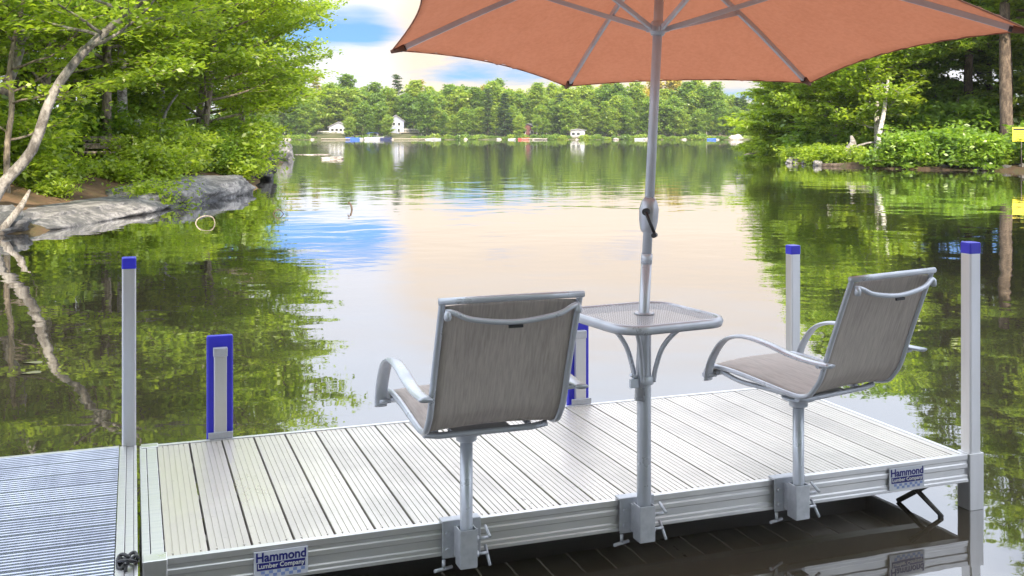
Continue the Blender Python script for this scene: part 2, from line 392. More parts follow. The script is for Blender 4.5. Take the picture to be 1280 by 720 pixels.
def make_bush(seed, rx, h, stems, leaves, lsize, aspect=.55, spray=.22):
    rg = np.random.default_rng(seed); wood = MB(); cen = []; nor = []; dro = []
    for k in range(stems):
        az = rg.uniform(0, 2*math.pi); el = rg.uniform(.45, 1.35); L = (h*math.sin(el)**.5)*rg.uniform(.65,1.1)
        d = [math.cos(az)*math.cos(el)*rx/h*1.3, math.sin(az)*math.cos(el)*rx/h*1.3, math.sin(el)]
        lp = bent((rg.normal()*.12*rx, rg.normal()*.12*rx, -.1), d, L, 6, rg, .13, -.01)
        wood.tube([tuple(p) for p in lp], [.016*(1-.8*i/6)+.003 for i in range(7)], 4)
        LP = np.array(lp)
        for q in range(5):
            f = rg.uniform(1.2,6); a = min(int(f),5); pb = LP[a]+(LP[a+1]-LP[a])*(f-a)
            tw = np.array(bent(pb, [rg.normal(), rg.normal(), .25], .28*L+.12, 3, rg, .15, -.02)); wood.tube([tuple(p) for p in tw], [.006,.005,.004,.003], 3, cap=False)
            m = leaves; ff = rg.uniform(0,1.05,m)*3; ia = np.minimum(ff.astype(int),2); c = tw[ia]+(tw[ia+1]-tw[ia])*(ff-ia)[:,None]
            c = c + rg.normal(size=(m,3))*spray*np.array([1,1,.4]); cen.append(c); nor.append(rg.normal(size=(m,3))*.5+np.array([0,0,1])); dro.append(rg.normal(size=(m,3))*np.array([1,1,.3])+np.array([0,0,-.2]))
    return wood, leaf_mesh('crown', np.concatenate(cen), np.concatenate(nor), lsize, aspect, seed, np.concatenate(dro))
def bush_model(barkmat, leafmat, *a, **k):
    wood, crown = make_bush(*a, **k); o = wood.build('trunk', barkmat, fix=False); me = o.data; bpy.data.objects.remove(o)
    crown.materials.append(leafmat); return me, crown

def rock_mesh(seed, sx, sy, sz, rough=.22, sub=5, flat=.0):
    bm = bmesh.new(); bmesh.ops.create_icosphere(bm, subdivisions=sub, radius=1)
    from mathutils import noise as mn
    off = Vector((seed*7.3, seed*3.1, seed*1.7))
    for v in bm.verts:
        p = v.co.copy(); d = p.normalized()
        k = 1 + rough*1.6*mn.noise(d*1.1+off) + rough*.9*mn.noise(d*2.4+off) + rough*.5*mn.noise(d*5.5+off) + rough*.25*mn.noise(d*13+off) + rough*.14*mn.noise(d*29+off) - rough*.55*max(0,.16-abs(mn.noise(d*3.1+off*2)))/.16*.5
        q = Vector((d.x*sx, d.y*sy, d.z*sz))*k
        if flat and q.z > sz*flat: q.z = sz*flat + (q.z-sz*flat)*.35
        v.co = q
    me = bpy.data.meshes.new('boulder'); bm.to_mesh(me); bm.free()
    me.polygons.foreach_set('use_smooth', [True]*len(me.polygons)); return me
def boulder(loc, size, seed, label, mat, rz=0.0, group=None, cat='boulder', name='boulder', flat=.0, rough=.26, sub=5):
    o = link(name, rock_mesh(seed, *size, rough=rough, flat=flat, sub=sub), mat); o.location = loc; o.rotation_euler = (0,0,rz)
    return tag(o, label, cat, group)

# ================================================================== TERRAIN
def bank(name, line, inland, rows, mat, label, seed=0, bump=.12):
    """strip of land: line = shoreline points, inland = direction, rows = (distance, height)"""
    from mathutils import noise as mn
    pts = smooth_path([(*p, 0) for p in line], 10); n = len(pts); vs = []; fs = []
    for i, p in enumerate(pts):
        d = Vector(inland(i/(n-1))).normalized()
        for j, (dist, z) in enumerate(rows):
            q = Vector((p.x + d.x*dist, p.y + d.y*dist, 0))
            w = 1 if j > 1 else .3
            q.x += bump*1.5*mn.noise(Vector((i*.37, j*1.3, seed))); q.z = z + w*bump*(1+dist*.10)*mn.noise(Vector((q.x*.35, q.y*.35, seed+5)))
            vs.append(q)
    m = len(rows)
    fs = [(i*m+j, (i+1)*m+j, (i+1)*m+j+1, i*m+j+1) for i in range(n-1) for j in range(m-1)]
    o = MB().add(vs, fs, True).build(name, mat)
    return tag(o, label, 'shore', kind='structure')
def sh(px, py): p = shore(px, py); return (p.x, p.y)
LB = [(-9.5,6), (-8.4,11), sh(-5,296), sh(60,287), sh(150,266), sh(235,252), sh(312,240), sh(322,228), sh(338,214), sh(352,203), (-17,72), (-24,100), (-40,150), (-75,230), (-85,300)]
bank('left_bank_ground', LB, lambda t: (-1, .22 - .1*t, 0), [(-1.6,-.9),(-.5,-.25),(.1,.06),(.8,.30),(1.8,.62),(3.5,1.05),(6,1.6),(10,2.3),(18,3.3),(34,5),(70,8)], M['duff'], 'brown needle covered ground of the wooded left bank', 1, .14)
RB = [(40,150), (28,105), (20,80), sh(955,196), sh(985,203), sh(1030,207), sh(1100,210.5), sh(1180,212.5), sh(1260,214), (22.5,40), (25,34), (27,22), (26,6), (26,-12)]
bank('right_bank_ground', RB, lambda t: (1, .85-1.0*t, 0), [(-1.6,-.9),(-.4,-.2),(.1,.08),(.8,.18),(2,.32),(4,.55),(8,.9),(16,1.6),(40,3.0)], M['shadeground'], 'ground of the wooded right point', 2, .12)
FB = [(-140,296), (-100,292), (-70,288), (-40,290), (-10,294), (15,296), (40,292), (58,284), (66,287), (74,300), (90,340), (120,400)]
bank('far_bank_ground', FB, lambda t: (-.15 + .1*t, 1, 0), [(-4,-.8),(-1,-.2),(.3,.25),(3,.7),(8,1.3),(16,2.2),(40,4.0),(90,6)], M['farground'], 'low bank of the far shore', 3, .25)
# distant wooded hill seen through the gap on the right, and the rear shore
def hill(name, x0, x1, Y, hs, label, depth=260):
    n = 60; vs = []; fs = []
    from mathutils import noise as mn
    for i in range(n+1):
        x = x0 + (x1-x0)*i/n; t = i/n
        hgt = float(np.interp(t, np.linspace(0,1,len(hs)), hs)); hgt += 2.2*mn.noise(Vector((x*.05,1,0))) + 1.6*mn.noise(Vector((x*.22,3,0)))
        for j in range(7):
            s = j/6; vs.append((x + 6*mn.noise(Vector((x*.1,j,2))), Y + depth*s, -1 + (hgt+1)*math.sin(s*math.pi/2)**.7 + 1.2*mn.noise(Vector((x*.3,j*2.1,0)))*(s>0)))
    fs = [(i*7+j, (i+1)*7+j, (i+1)*7+j+1, i*7+j+1) for i in range(n) for j in range(6)]
    tag(MB().add(vs, fs, True).build(name, M['hill']), label, 'hill', kind='structure')
hill('distant_hill', 120, 520, 760, [10,13,18,22,24,20,16], 'low wooded hill beyond the gap on the right')
hill('rear_hill', -420, 130, 420, [10,12,13,13,13,12,10,7,4], 'rising ground behind the far shore woods')

# ================================================================== LEFT BANK
def lb_z(d): return float(np.interp(d, [0,.1,.8,1.8,3.5,6,10,18,34], [0,.06,.30,.62,1.05,1.6,2.3,3.3,5]))
_lbx = np.array([p[0] for p in LB]); _lby = np.array([p[1] for p in LB])
def on_left(X, Y): d = np.interp(Y, _lby, _lbx) - X; return Vector((X, Y, lb_z(max(d,0)) - .08))
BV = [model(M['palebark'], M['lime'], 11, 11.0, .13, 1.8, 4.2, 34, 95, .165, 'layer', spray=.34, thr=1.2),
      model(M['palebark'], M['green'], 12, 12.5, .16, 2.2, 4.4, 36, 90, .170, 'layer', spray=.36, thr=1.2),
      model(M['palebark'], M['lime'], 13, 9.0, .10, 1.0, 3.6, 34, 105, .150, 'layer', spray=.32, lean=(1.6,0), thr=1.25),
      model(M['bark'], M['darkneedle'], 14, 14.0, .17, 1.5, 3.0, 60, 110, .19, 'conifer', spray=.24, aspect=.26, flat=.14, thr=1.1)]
BU = [bush_model(M['palebark'], M['lime'], 21, 1.3, 1.7, 44, 64, .15, .5),
      bush_model(M['palebark'], M['green'], 22, 1.2, 1.4, 44, 64, .14, .5),
      bush_model(M['palebark'], M['lime'], 23, .7, .8, 26, 40, .12, .5)]
GL = 'maples and hemlocks of the left bank'
left_trees = [   # model, X, Y, rz, scale, bark, leaves, name, label
 (2, -10.3, 23.0, .0, 1.0, None, None, 'maple_tree', 'slender lime green maple leaning over the water above the long grey shore slab'),
 (0, -10.2, 27.5, 1.1, 1.0, 'birchbark', None, 'birch_tree', 'white stemmed birch with bright lime leaves just behind the bench'),
 (2, -9.1, 31.0, .3, 1.05, None, None, 'maple_tree', 'bright lime maple reaching furthest out over the water at the point'),
 (1, -11.2, 24.0, 2.2, 1.0, None, None, 'maple_tree', 'tall darker green maple behind the leaning lichen covered trunk'),
 (1, -12.4, 34.0, .7, .95, None, None, 'maple_tree', 'broad mid green maple behind the rock point of the left bank'),
 (3, -12.6, 30.0, .5, 1.0, None, None, 'hemlock_tree', 'dark hemlock deep in the left bank wood behind the birch'),
 (3, -12.4, 20.0, 1.5, .9, None, None, 'hemlock_tree', 'dark hemlock at the left edge behind the leaning trunk'),
 (0, -10.9, 19.0, 3.1, .85, None, 'green', 'maple_tree', 'green maple crowding the left edge in front of the hemlock'),
 (0, -10.8, 42.0, 2.6, 1.0, None, None, 'maple_tree', 'lime maple on the shore beyond the rock point'),
 (2, -15.0, 50.0, .2, 1.15, None, None, 'maple_tree', 'leaning maple dropping to the water beside the small grey boulder'),
 (1, -18.5, 55.0, 1.0, 1.0, None, None, 'maple_tree', 'tall maple in the gap beyond the small grey boulder'),
 (1, -16.0, 28.0, 4.0, 1.05, None, None, 'maple_tree', 'green maple filling the wood behind the bench'),
 (3, -18.0, 36.0, 2.0, 1.1, None, None, 'hemlock_tree', 'tall dark hemlock filling the wood behind the bench'),
 (1, -25.0, 70.0, 1.2, 1.0, None, None, 'maple_tree', 'green maple furthest along the left shore'),
 (0, -9.7, 25.2, 4.4, .9, None, None, 'maple_tree', 'lime maple whose boughs hang low beside the bench'),
 (2, -10.6, 35.5, 5.9, 1.1, None, None, 'maple_tree', 'lime maple leaning out just past the rock point'),
 (1, -13.5, 24.5, 5.0, .9, None, None, 'maple_tree', 'green maple filling the wood left of the bench'),
 (0, -30.0, 95.0, 1.9, 1.15, None, 'green', 'maple_tree', 'distant maple where the left shore turns away'),
]
for k, (mi, X, Y, rz, s, bk, lf, nm, lab) in enumerate(left_trees):
    plant_tree(nm, BV[mi], on_left(X, Y), rz, lab, 'tree', GL, (s,s,s), M[bk] if bk else None, M[lf] if lf else None)
# the leaning lichen covered trunk across the corner
TX, TYY = at(-4, 262, 17).x, 17.0
tr_pts = [at(-22,275,16.8), at(2,232,16.9), at(40,188,17), at(66,118,17), at(104,66,17.1), at(150,24,17.2), at(186,-8,17.3), at(222,-60,17.3), at(240,-130,17.1), at(268,-220,16.9)]
o0 = Vector(tr_pts[0]); 
mdl = model(M['greybark'], M['lime'], 31, (tr_pts[-1]-o0).z, .090, 2.6, 2.7, 26, 85, .14, 'layer', trunk=[tuple(p-o0) for p in tr_pts], spray=.27, thr=1.0)
plant_tree('leaning_tree', mdl, o0, 0, 'old tree with a thick pale lichen covered trunk leaning across the left corner', 'tree')
mdl2 = model(M['palebark'], M['lime'], 32, 5.5, .05, .8, 2.0, 20, 80, .13, 'layer', lean=(.5,.3), spray=.26, thr=1.2)
plant_tree('sapling', mdl2, on_left(-8.75, 18.2), 0.4, 'thin sapling with fresh leaves beside the foot of the leaning trunk', 'tree')
plant_tree('sapling', mdl2, on_left(-8.6, 15.2), 2.4, 'thin sapling at the very left edge in front of the leaning trunk', 'tree', scale=(.9,.9,1.1))
# leaf fan hanging into the sky from above: a tall maple whose limbs overhang
lbush = [(0,-8.55,24.6,.3,.75,'lime leafed bush beside the bench on the left bank'),(0,-8.9,27.4,1.3,.8,'spreading lime bush above the smooth grey rock'),(1,-8.9,29.0,2.1,.95,'green bush under the white birch'),
 (0,-8.9,32.5,.7,1.0,'bright bush hanging over the dark rocks at the point'),(1,-9.3,35.8,1.9,1.0,'green bush at the water just past the point'),(0,-10.4,39.5,2.5,1.1,'lime bush on the shore between the point and small boulder'),
 (2,-7.55,21.9,.1,1.0,'small low plant on the rocks in front of the bench'),(2,-8.75,19.6,1.1,.7,'small low plant on the brown needle ground'),(1,-10.0,26.0,.6,1.1,'dark green bush directly behind the bench'),
 (0,-12.6,47,1.1,1.25,'lime bush dropping to the water beside the grey boulder'),(1,-10.4,21.6,2.8,1.1,'green bush between the bench and the leaning trunk'),(2,-7.55,23.3,3.0,.7,'low leafy plant spilling over the joint between the two shore slabs'),
 (1,-13.8,55,.2,1.5,'green bush at the waterline beyond the grey boulder'),(0,-11.4,43,.9,1.3,'round lime bush low on the shore beyond the point'),(1,-9.4,33.5,2.0,1.3,'tall green bush behind the bright bush at the point'),(0,-8.4,30.3,2.8,1.1,'bright bush between the birch and the point'),(1,-11.6,24.6,.3,1.2,'green bush behind the left end of the bench'),(0,-8.9,26.2,.9,.9,'lime bush at the right end of the bench'),(1,-10.8,18.2,.3,1.3,'green bush behind the leaning trunk at the left edge'),(0,-9.6,19.6,1.4,.9,'lime bush right behind the leaning trunk'),
 (0,-10.6,22.4,.3,1.0,'lime bush at the left of the bench'),(2,-9.35,21.3,1.9,1.0,'low leafy plant on the brown slope below the bench'),(2,-8.9,23.2,.5,1.0,'low leafy plant at the top of the grey slab below the bench'),(2,-9.9,20.6,2.6,1.1,'low leafy plant on the slope behind the leaning trunk'),(0,-11.6,21.2,1.3,1.2,'lime bush deep behind the leaning trunk'),(0,-10.6,28.6,2.3,1.2,'lime bush behind the short thick birch stem'),
 (1,-11.3,30,.9,1.4,'dark bush deep in the shade behind the birch'),(1,-12.5,37,.9,1.6,'large dark bush behind the point')]
for mi, X, Y, rz, s, lab in lbush: plant_tree('bush', BU[mi], on_left(X, Y), rz, lab, 'bush', 'bushes of the left bank', (s,s,s))
# rocks of the left shore
p = shore(112, 276); boulder((p.x-.80, p.y+.2, .0), (1.15, 4.1, .38), 3, 'long rough grey slab at the waterline below the brown ground', M['rock'], R(-5), 'grey slabs of the left shore', flat=.6, rough=.15)
p = shore(252, 248); boulder((p.x-.75, p.y-.2, .0), (1.45, 4.2, .58), 5, 'smooth rounded grey slab sloping into the water at the point', M['rock'], R(-4), 'grey slabs of the left shore', flat=.7, rough=.16)
p = shore(30, 288); boulder((p.x-.6, p.y, .0), (.7, 1.2, .32), 8, 'low grey stone at the foot of the leaning trunk', M['rock'], R(20))
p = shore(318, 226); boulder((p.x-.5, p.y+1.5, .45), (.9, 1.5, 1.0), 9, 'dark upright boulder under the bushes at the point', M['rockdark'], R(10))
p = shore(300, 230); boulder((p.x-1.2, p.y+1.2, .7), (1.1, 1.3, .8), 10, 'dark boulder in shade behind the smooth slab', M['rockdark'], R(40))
p = shore(344, 200); boulder((p.x-.2, p.y+.4, .15), (.95, 1.5, 1.1), 12, 'small grey boulder at the tip of the left shore', M['rock'], R(-12))
p = shore(416, 199); boulder((p.x, p.y, -.12), (.72, .7, .42), 14, 'flat grey rock breaking the surface out in the lake', M['rockpale'], .3, flat=.5)
p = shore(393, 193.5); boulder((p.x, p.y, -.04), (1.4, .5, .13), 15, 'long pale ledge barely above the water beyond the grey boulder', M['rockpale'], .05, flat=.5)
# driftwood and roots
def stick(name, pts, rads, label, mat, cat, group=None):
    r0 = Vector(pts[0]); mb = MB(); mb.tube(smooth_path([Vector(p)-r0 for p in pts], 5), list(np.interp(np.linspace(0,1,(len(pts)-1)*5+1), np.linspace(0,1,len(rads)), rads)), 8)
    o = mb.build(name, mat); o.location = r0; return tag(o, label, cat, group)
stick('driftwood_root', [at(-2,293,15.6), at(12,276,15.7), at(26,258,15.9), at(37,238,16.2)], [.075,.055,.05,.02], 'bleached root stump rising at the left edge of the water', M['drift'], 'driftwood')
stick('dead_branch', [at(186,188,27), at(205,170,27.2), at(228,152,27.6), at(250,147,28)], [.05,.045,.03,.01], 'bare pale branch slanting above the bushes left of the point', M['greybark'], 'branch')
stick('dead_branch', [at(188,192,28), at(200,160,28), at(210,135,28.2), at(222,118,28.5)], [.06,.05,.04,.02], 'bare pale stem standing beside the birch', M['greybark'], 'branch')
def trunk_only(px, pyb, pyt, Y, r, label, mat, lean=0):
    stick('slender_birch', [at(px,pyb,Y), at(px+lean*.4+1.5,(pyb*2+pyt)/3,Y), at(px+lean*.6,(pyb+2*pyt)/3,Y+.1), at(px+lean,pyt,Y+.2)], [r*1.1,r,r*.9,r*.6], label, mat, 'tree')
trunk_only(172, 206, 150, 26, .13, 'short thick white birch stem beside the bench', M['birchbark'])
trunk_only(196, 200, 110, 29, .09, 'thin white stem between the bench and the point', M['birchbark'], 8)
trunk_only(150, 200, 90, 29, .12, 'dark bare stem behind the bench', M['bark'], 3)
trunk_only(140, 200, 60, 31, .10, 'dark bare stem left of the thick birch stem', M['bark'], -2)
trunk_only(4, 118, -40, 19.5, .09, 'thin grey stem rising at the top left corner', M['greybark'], 46)
# bench
bp_ = at(123, 213, 24.2); bn = empty('bench', (bp_.x, bp_.y, bp_.z), R(6), 'weathered grey slatted bench among the bushes of the left bank', 'bench')
for k, (y, z) in enumerate(((.17,.415),(.0,.42),(-.17,.415))): MB().box((-.42,y-.075,z-.02),(.42,y+.075,z+.02)).build('seat_slat', M['drift'], bn, .004)
for z in (.56, .72): MB().cbox((0, .27+(z-.5)*.2, z), (.84,.03,.13)).build('back_slat', M['drift'], bn, .004)
for x in (-.34, .34):
    MB().box((x-.04,-.2,-.3),(x+.04,-.12,.395)).box((x-.04,.14,-.3),(x+.04,.22,.395)).cbox((x,.30,.55),(.06,.05,.5), Matrix.Rotation(-.2,3,'X')).build('leg', M['dark'], bn)

# bent twigs standing out of the still water, with floating leaves
def twig(px, py, pts, label, r=.010, mat='drift'):
    b = shore(px, py); k = b.y / F
    stick('water_twig', [(b.x + dx*k, b.y + .0, dz*k - (.03 if i in (0, len(pts)-1) else 0)) for i, (dx, dz) in enumerate(pts)], [r, r, r*.8, r*.6], label, M[mat], 'twig')
twig(256, 279, [(-12,0),(-9,5),(0,9),(10,7),(13,1)], 'bleached bent twig arching from the water in front of the slab', .011)
twig(348, 267.5, [(-7,0),(-4,4),(2,5),(8,0)], 'small dark twig arching from the water right of the slab', .012, 'bark')
twig(438, 262, [(2,0),(1,5),(-2,9),(-3,8)], 'small dark upright twig sticking out of the open water', .018, 'bark')
for k, (px, py, s, lab) in enumerate([(41,454,.05,'pale floating leaf on the dark water at the left'),(38,467,.05,'yellowish floating leaf below the pale one at the left'),(110,413,.02,'tiny floating leaf in the reflection of the leaning trunk'),(154,430,.022,'small leaf floating left of the first capped post')]):
    q = shore(px, py); mb = MB(); n = 12
    mb.add([(s*1.3*math.cos(2*math.pi*i/n), s*.6*math.sin(2*math.pi*i/n), .006+.004*math.sin(i)) for i in range(n)], [tuple(range(n))])
    o = mb.build('floating_leaf', surf('dry_leaf%d' % k, (.20,.20,.08), (.12,.11,.05), rough=.6)); o.location = (q.x, q.y, 0); o.rotation_euler = (0,0,.5*k); tag(o, lab, 'leaf')

# ================================================================== RIGHT POINT
_rbx = np.array([p[0] for p in RB][::-1]); _rby = np.array([p[1] for p in RB][::-1])
def on_right(X, Y): d = X - np.interp(Y, _rby, _rbx); return Vector((X, Y, float(np.interp(d,[0,.8,2,4,8,16],[.05,.18,.32,.55,.9,1.6])) - .08))
RV = [model(M['bark'], M['needle'], 41, 13.5, .17, .7, 3.6, 62, 95, .30, 'conifer', spray=.32, aspect=.32, flat=.14, thr=1.0),
      model(M['palebark'], M['lime'], 42, 9.5, .12, .9, 3.4, 34, 75, .24, 'layer', spray=.38, thr=1.2),
      model(M['bark'], M['needle'], 43, 17.0, .26, 5.0, 3.6, 50, 66, .32, 'conifer', spray=.34, aspect=.30, flat=.16, thr=1.0),
      model(M['palebark'], M['green'], 44, 11.5, .14, 1.2, 3.8, 36, 72, .26, 'layer', spray=.40, thr=1.2),
      model(M['bark'], M['needle'], 45, 7.0, .10, .2, 3.0, 48, 110, .27, 'conifer', spray=.30, aspect=.34, flat=.14, thr=1.2)]
RBU = [bush_model(M['palebark'], M['green'], 51, 1.5, 1.8, 52, 60, .22, .5), bush_model(M['palebark'], M['lime'], 52, 1.3, 1.2, 46, 60, .20, .5)]
GR = 'trees of the right point'
def rx_(px, Y): return (px-640)/F*Y
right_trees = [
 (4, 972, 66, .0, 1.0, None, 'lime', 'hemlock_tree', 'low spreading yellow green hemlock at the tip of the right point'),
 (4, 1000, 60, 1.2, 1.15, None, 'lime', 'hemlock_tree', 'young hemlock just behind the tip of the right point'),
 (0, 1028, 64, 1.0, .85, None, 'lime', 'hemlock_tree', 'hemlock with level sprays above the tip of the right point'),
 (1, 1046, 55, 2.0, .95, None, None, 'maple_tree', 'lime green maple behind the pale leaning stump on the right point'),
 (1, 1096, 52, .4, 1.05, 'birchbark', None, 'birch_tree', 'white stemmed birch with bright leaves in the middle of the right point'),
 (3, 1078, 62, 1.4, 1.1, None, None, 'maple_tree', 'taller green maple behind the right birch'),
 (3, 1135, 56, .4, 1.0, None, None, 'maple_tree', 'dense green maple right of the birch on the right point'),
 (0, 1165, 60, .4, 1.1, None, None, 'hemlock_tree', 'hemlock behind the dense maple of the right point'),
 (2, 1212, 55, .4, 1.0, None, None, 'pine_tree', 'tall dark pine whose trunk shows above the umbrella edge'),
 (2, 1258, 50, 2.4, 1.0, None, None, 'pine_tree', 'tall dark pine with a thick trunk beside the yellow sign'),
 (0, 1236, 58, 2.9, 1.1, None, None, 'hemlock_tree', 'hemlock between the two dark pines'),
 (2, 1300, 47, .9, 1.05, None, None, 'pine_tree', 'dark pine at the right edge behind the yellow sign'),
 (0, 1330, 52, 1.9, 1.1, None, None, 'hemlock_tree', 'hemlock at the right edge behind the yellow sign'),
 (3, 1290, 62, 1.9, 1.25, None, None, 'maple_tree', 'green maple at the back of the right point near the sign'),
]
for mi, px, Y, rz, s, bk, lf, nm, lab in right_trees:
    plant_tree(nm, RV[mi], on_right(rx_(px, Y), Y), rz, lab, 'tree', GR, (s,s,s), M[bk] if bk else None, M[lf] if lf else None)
rb = [(1,970,62,1.0,'lime bush low at the tip of the right point'),(1,1002,55,.9,'lime bush beside the grey stones of the right point'),(1,1030,51,.95,'lime bush left of the pale stump'),(1,1062,49,.8,'low lime bush right of the pale stump'),
 (1,1100,48.6,.8,'low lime bush at the foot of the right birch'),(0,1135,49,1.0,'green bush above the leaning drift log'),(0,1165,48.5,.95,'green bush right of the drift log'),(0,1195,48,1.05,'tall green bush in the middle of the right shore'),(0,1225,47,.95,'green bush left of the thick pine trunk'),
 (1,1250,46,.8,'low bush under the thick pine trunk'),(0,1300,46.5,.8,'green bush behind the yellow sign post'),(0,1150,53,1.7,'big dark bush behind the right shore bushes'),(0,1205,52,1.7,'big bush in shade left of the pine'),(0,1085,55,1.5,'big bush behind the right birch'),(0,1320,45,1.2,'bush at the right edge past the sign'),(0,1030,57,1.4,'big bush behind the stump')]
def rshore(px): return CH*F/(float(np.interp(px, [955,985,1030,1100,1180,1260,1330], [196,203,207,210.5,212.5,214,215]))-YH)
for mi, px, Y, s, lab in rb:
    if Y < 51.5 or px < 1010: Y = rshore(px) + .9 + (px % 7)*.12
    plant_tree('bush', RBU[mi], on_right(rx_(px, Y), Y), px*.7, lab, 'bush', 'bushes of the right point', (s,s,s))
p = shore(966, 196.5); boulder((p.x+.3, p.y+.6, .12), (1.6, 1.5, .62), 21, 'brown rounded boulder at the tip of the right point', surf('brown_rock', (.34,.24,.19), (.18,.13,.11), rough=.9, nscale=1.5, bump=.6), .3, flat=.6)
for k, (px, py, s, lab) in enumerate([(996,204,.5,'larger grey stone at the waterline right of the brown boulder'),(1012,205,.34,'smaller grey stone right of the larger one'),(1022,207,.22,'smallest grey stone of the row at the right point')]):
    p = shore(px, py); boulder((p.x, p.y, .08), (s*1.15, s, s*.85), 30+k, lab, M['rock'], k*1.0, 'grey stones of the right point')
for k, (px, py, s) in enumerate([(1060,208,.3),(1146,211,.3),(1172,211.5,.4),(1200,212,.35),(1232,213,.45),(1262,213.5,.35),(1290,214,.4)]):
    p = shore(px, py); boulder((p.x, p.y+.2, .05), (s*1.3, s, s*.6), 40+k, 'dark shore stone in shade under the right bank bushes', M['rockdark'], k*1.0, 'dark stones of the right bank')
stick('drift_log', [at(1104,203.5,48), at(1116,207,47.6), at(1130,210.5,47)], [.10,.09,.07], 'pale drift log sloping into the water on the right point', M['drift'], 'driftwood')
stick('drift_log', [at(1028,206.6,49.6), at(1050,207,49), at(1068,207.5,48.6)], [.10,.12,.08], 'dark fallen log lying along the waterline of the right point', M['bark'], 'driftwood')
stick('stump', [at(1057,200,50), at(1060,190,50), at(1066,180,50.2), at(1064,170,50.4)], [.34,.24,.17,.06], 'pale leaning stump at the water on the right point', M['greybark'], 'stump')
stick('dead_branch', [at(1060,188,50), at(1074,182,50), at(1090,178,50), at(1102,181,50)], [.09,.06,.04,.02], 'bare grey branch beside the pale stump', M['greybark'], 'branch')
stick('slender_birch', [at(1098,196,49.5), at(1099,170,49.5), at(1105,140,49.7), at(1110,100,50)], [.15,.12,.10,.06], 'thin white stem in front of the right point greenery', M['birchbark'], 'tree')
stick('pine_tree', [at(1259,182,46), at(1258,150,46), at(1257,115,46.2), at(1256,60,46.4), at(1256,0,46.6)], [.32,.28,.27,.25,.22], 'thick dark pine trunk bare at the base by the yellow sign', M['bark'], 'tree')
sp_ = at(1277, 182, 42.95); sg = empty('warning_sign', (sp_.x, sp_.y, .3), R(-8), 'yellow rectangular notice on a thin post at the right edge', 'sign')
zs_ = (CH + (YH-168)/F*42.95) - .3
MB().tube([(0,.03,-.5),(0,.03,zs_+.2)], .025, 8).build('post', M['dark'], sg)
pl_ = MB().box((-.36,-.012,zs_-.29),(.36,.012,zs_+.29)).build('panel', surf('sign_yellow', (.74,.62,.02), (.68,.56,.02), rough=.5), sg, .01)
mb = MB().box((-.33,-.016,zs_+.16),(.33,-.0125,zs_+.25))
for k in range(4):
    wd = (.24,.20,.25,.17)[k]; mb.box((-wd,-.016,zs_+.07-k*.09),(wd,-.0125,zs_+.10-k*.09))
mb.build('marking', M['black'], pl_)

# ================================================================== FAR SHORE
FV = [model(M['palebark'], M['far'], 61, 13.0, .14, .6, 4.3, 34, 30, .80, 'broad', spray=.62, flat=.6, thr=.62, up0=.25),
      model(M['palebark'], M['far'], 62, 12.0, .14, .4, 3.9, 34, 30, .76, 'broad', spray=.58, flat=.6, thr=.66, up0=.3),
      model(M['palebark'], M['far'], 63, 14.5, .15, 1.0, 3.9, 36, 30, .80, 'broad', spray=.62, flat=.55, thr=.62, up0=.35),
      model(M['bark'], M['farpine'], 64, 15.5, .15, .8, 3.1, 52, 32, .70, 'conifer', spray=.42, flat=.25, aspect=.4, thr=.55),
      model(M['birchbark'], M['far'], 65, 11.5, .16, 2.2, 3.0, 26, 26, .66, 'broad', spray=.52, flat=.6, thr=.7, up0=.5),
      bush_model(M['palebark'], M['far'], 66, 1.7, 1.8, 30, 22, .6, .55, .4)]
rg = random.Random(77)
def place_desc(px):
    for lim, s in [(402,'left of the white cottage'),(440,'behind the white cottage'),(484,'between white cottage and gabled house'),(512,'around the grey gabled house'),(560,'just right of the gabled house'),(640,'between gabled house and red cabin'),(684,'around the red cabin'),(735,'around the small grey shed'),(800,'between the shed and the umbrella pole'),(860,'right of the umbrella pole'),(905,'near the far right end')]:
        if px < lim: return s
    return 'at the far right end'
KIND = ['round crowned green tree', 'bushy green tree', 'tall green tree', 'dark narrow pine', 'pale stemmed birch', 'low waterside bush']
def fary(X): return float(np.interp(X, [p[0] for p in FB[:-2]], [p[1] for p in FB[:-2]]))
def far_tree(k, px, d, s, gold=False, sy=.92):
    Y = 292 + d; X = (px-640)/F*Y; Y = fary(X) + d; X = (px-640)/F*Y
    z = float(np.interp(d, [0,3,8,16,40,90], [.2,.7,1.3,2.2,4,6])) - .3
    kd = KIND[k] if not gold else 'sunlight tinted gold tree'; pl = place_desc(px)
    nm = ['deciduous_tree','deciduous_tree','deciduous_tree','pine_tree','birch_tree','bush'][k]
    plant_tree(nm, FV[k], (X, Y, z), rg.uniform(0, 6.28), '%s in the far wood %s' % (kd, pl), 'bush' if k == 5 else 'tree', 'far shore %ss %s' % (kd, pl), (s, s, s*sy), None, M['gold'] if gold else None)
clear = [(398,438,14), (484,516,15), (656,665,11), (714,730,9)]      # columns kept free in front of the buildings
px = 300
while px < 950:                                       # front row
    d = rg.uniform(4, 9)
    ok = not any(a-3 < px < b+3 for a, b, _ in clear)
    edge = 1 if px < 885 else (1 - (px-885)/65*.35)
    if ok: far_tree(rg.choice([0,1,1,2,4,4,0,1,2,0,1,3]), px, d, rg.uniform(.42,.95)*edge)
    px += rg.uniform(6, 11)
px = 290
while px < 952:                                       # middle rows, behind the buildings
    edge = 1 if px < 880 else max(.55, 1 - (px-880)/75*.40)
    far_tree(rg.choice([0,2,2,1,0,1,0,2,1,3]), px, rg.uniform(17, 25), rg.uniform(.72,1.12)*edge)
    px += rg.uniform(9, 13)
px = 285
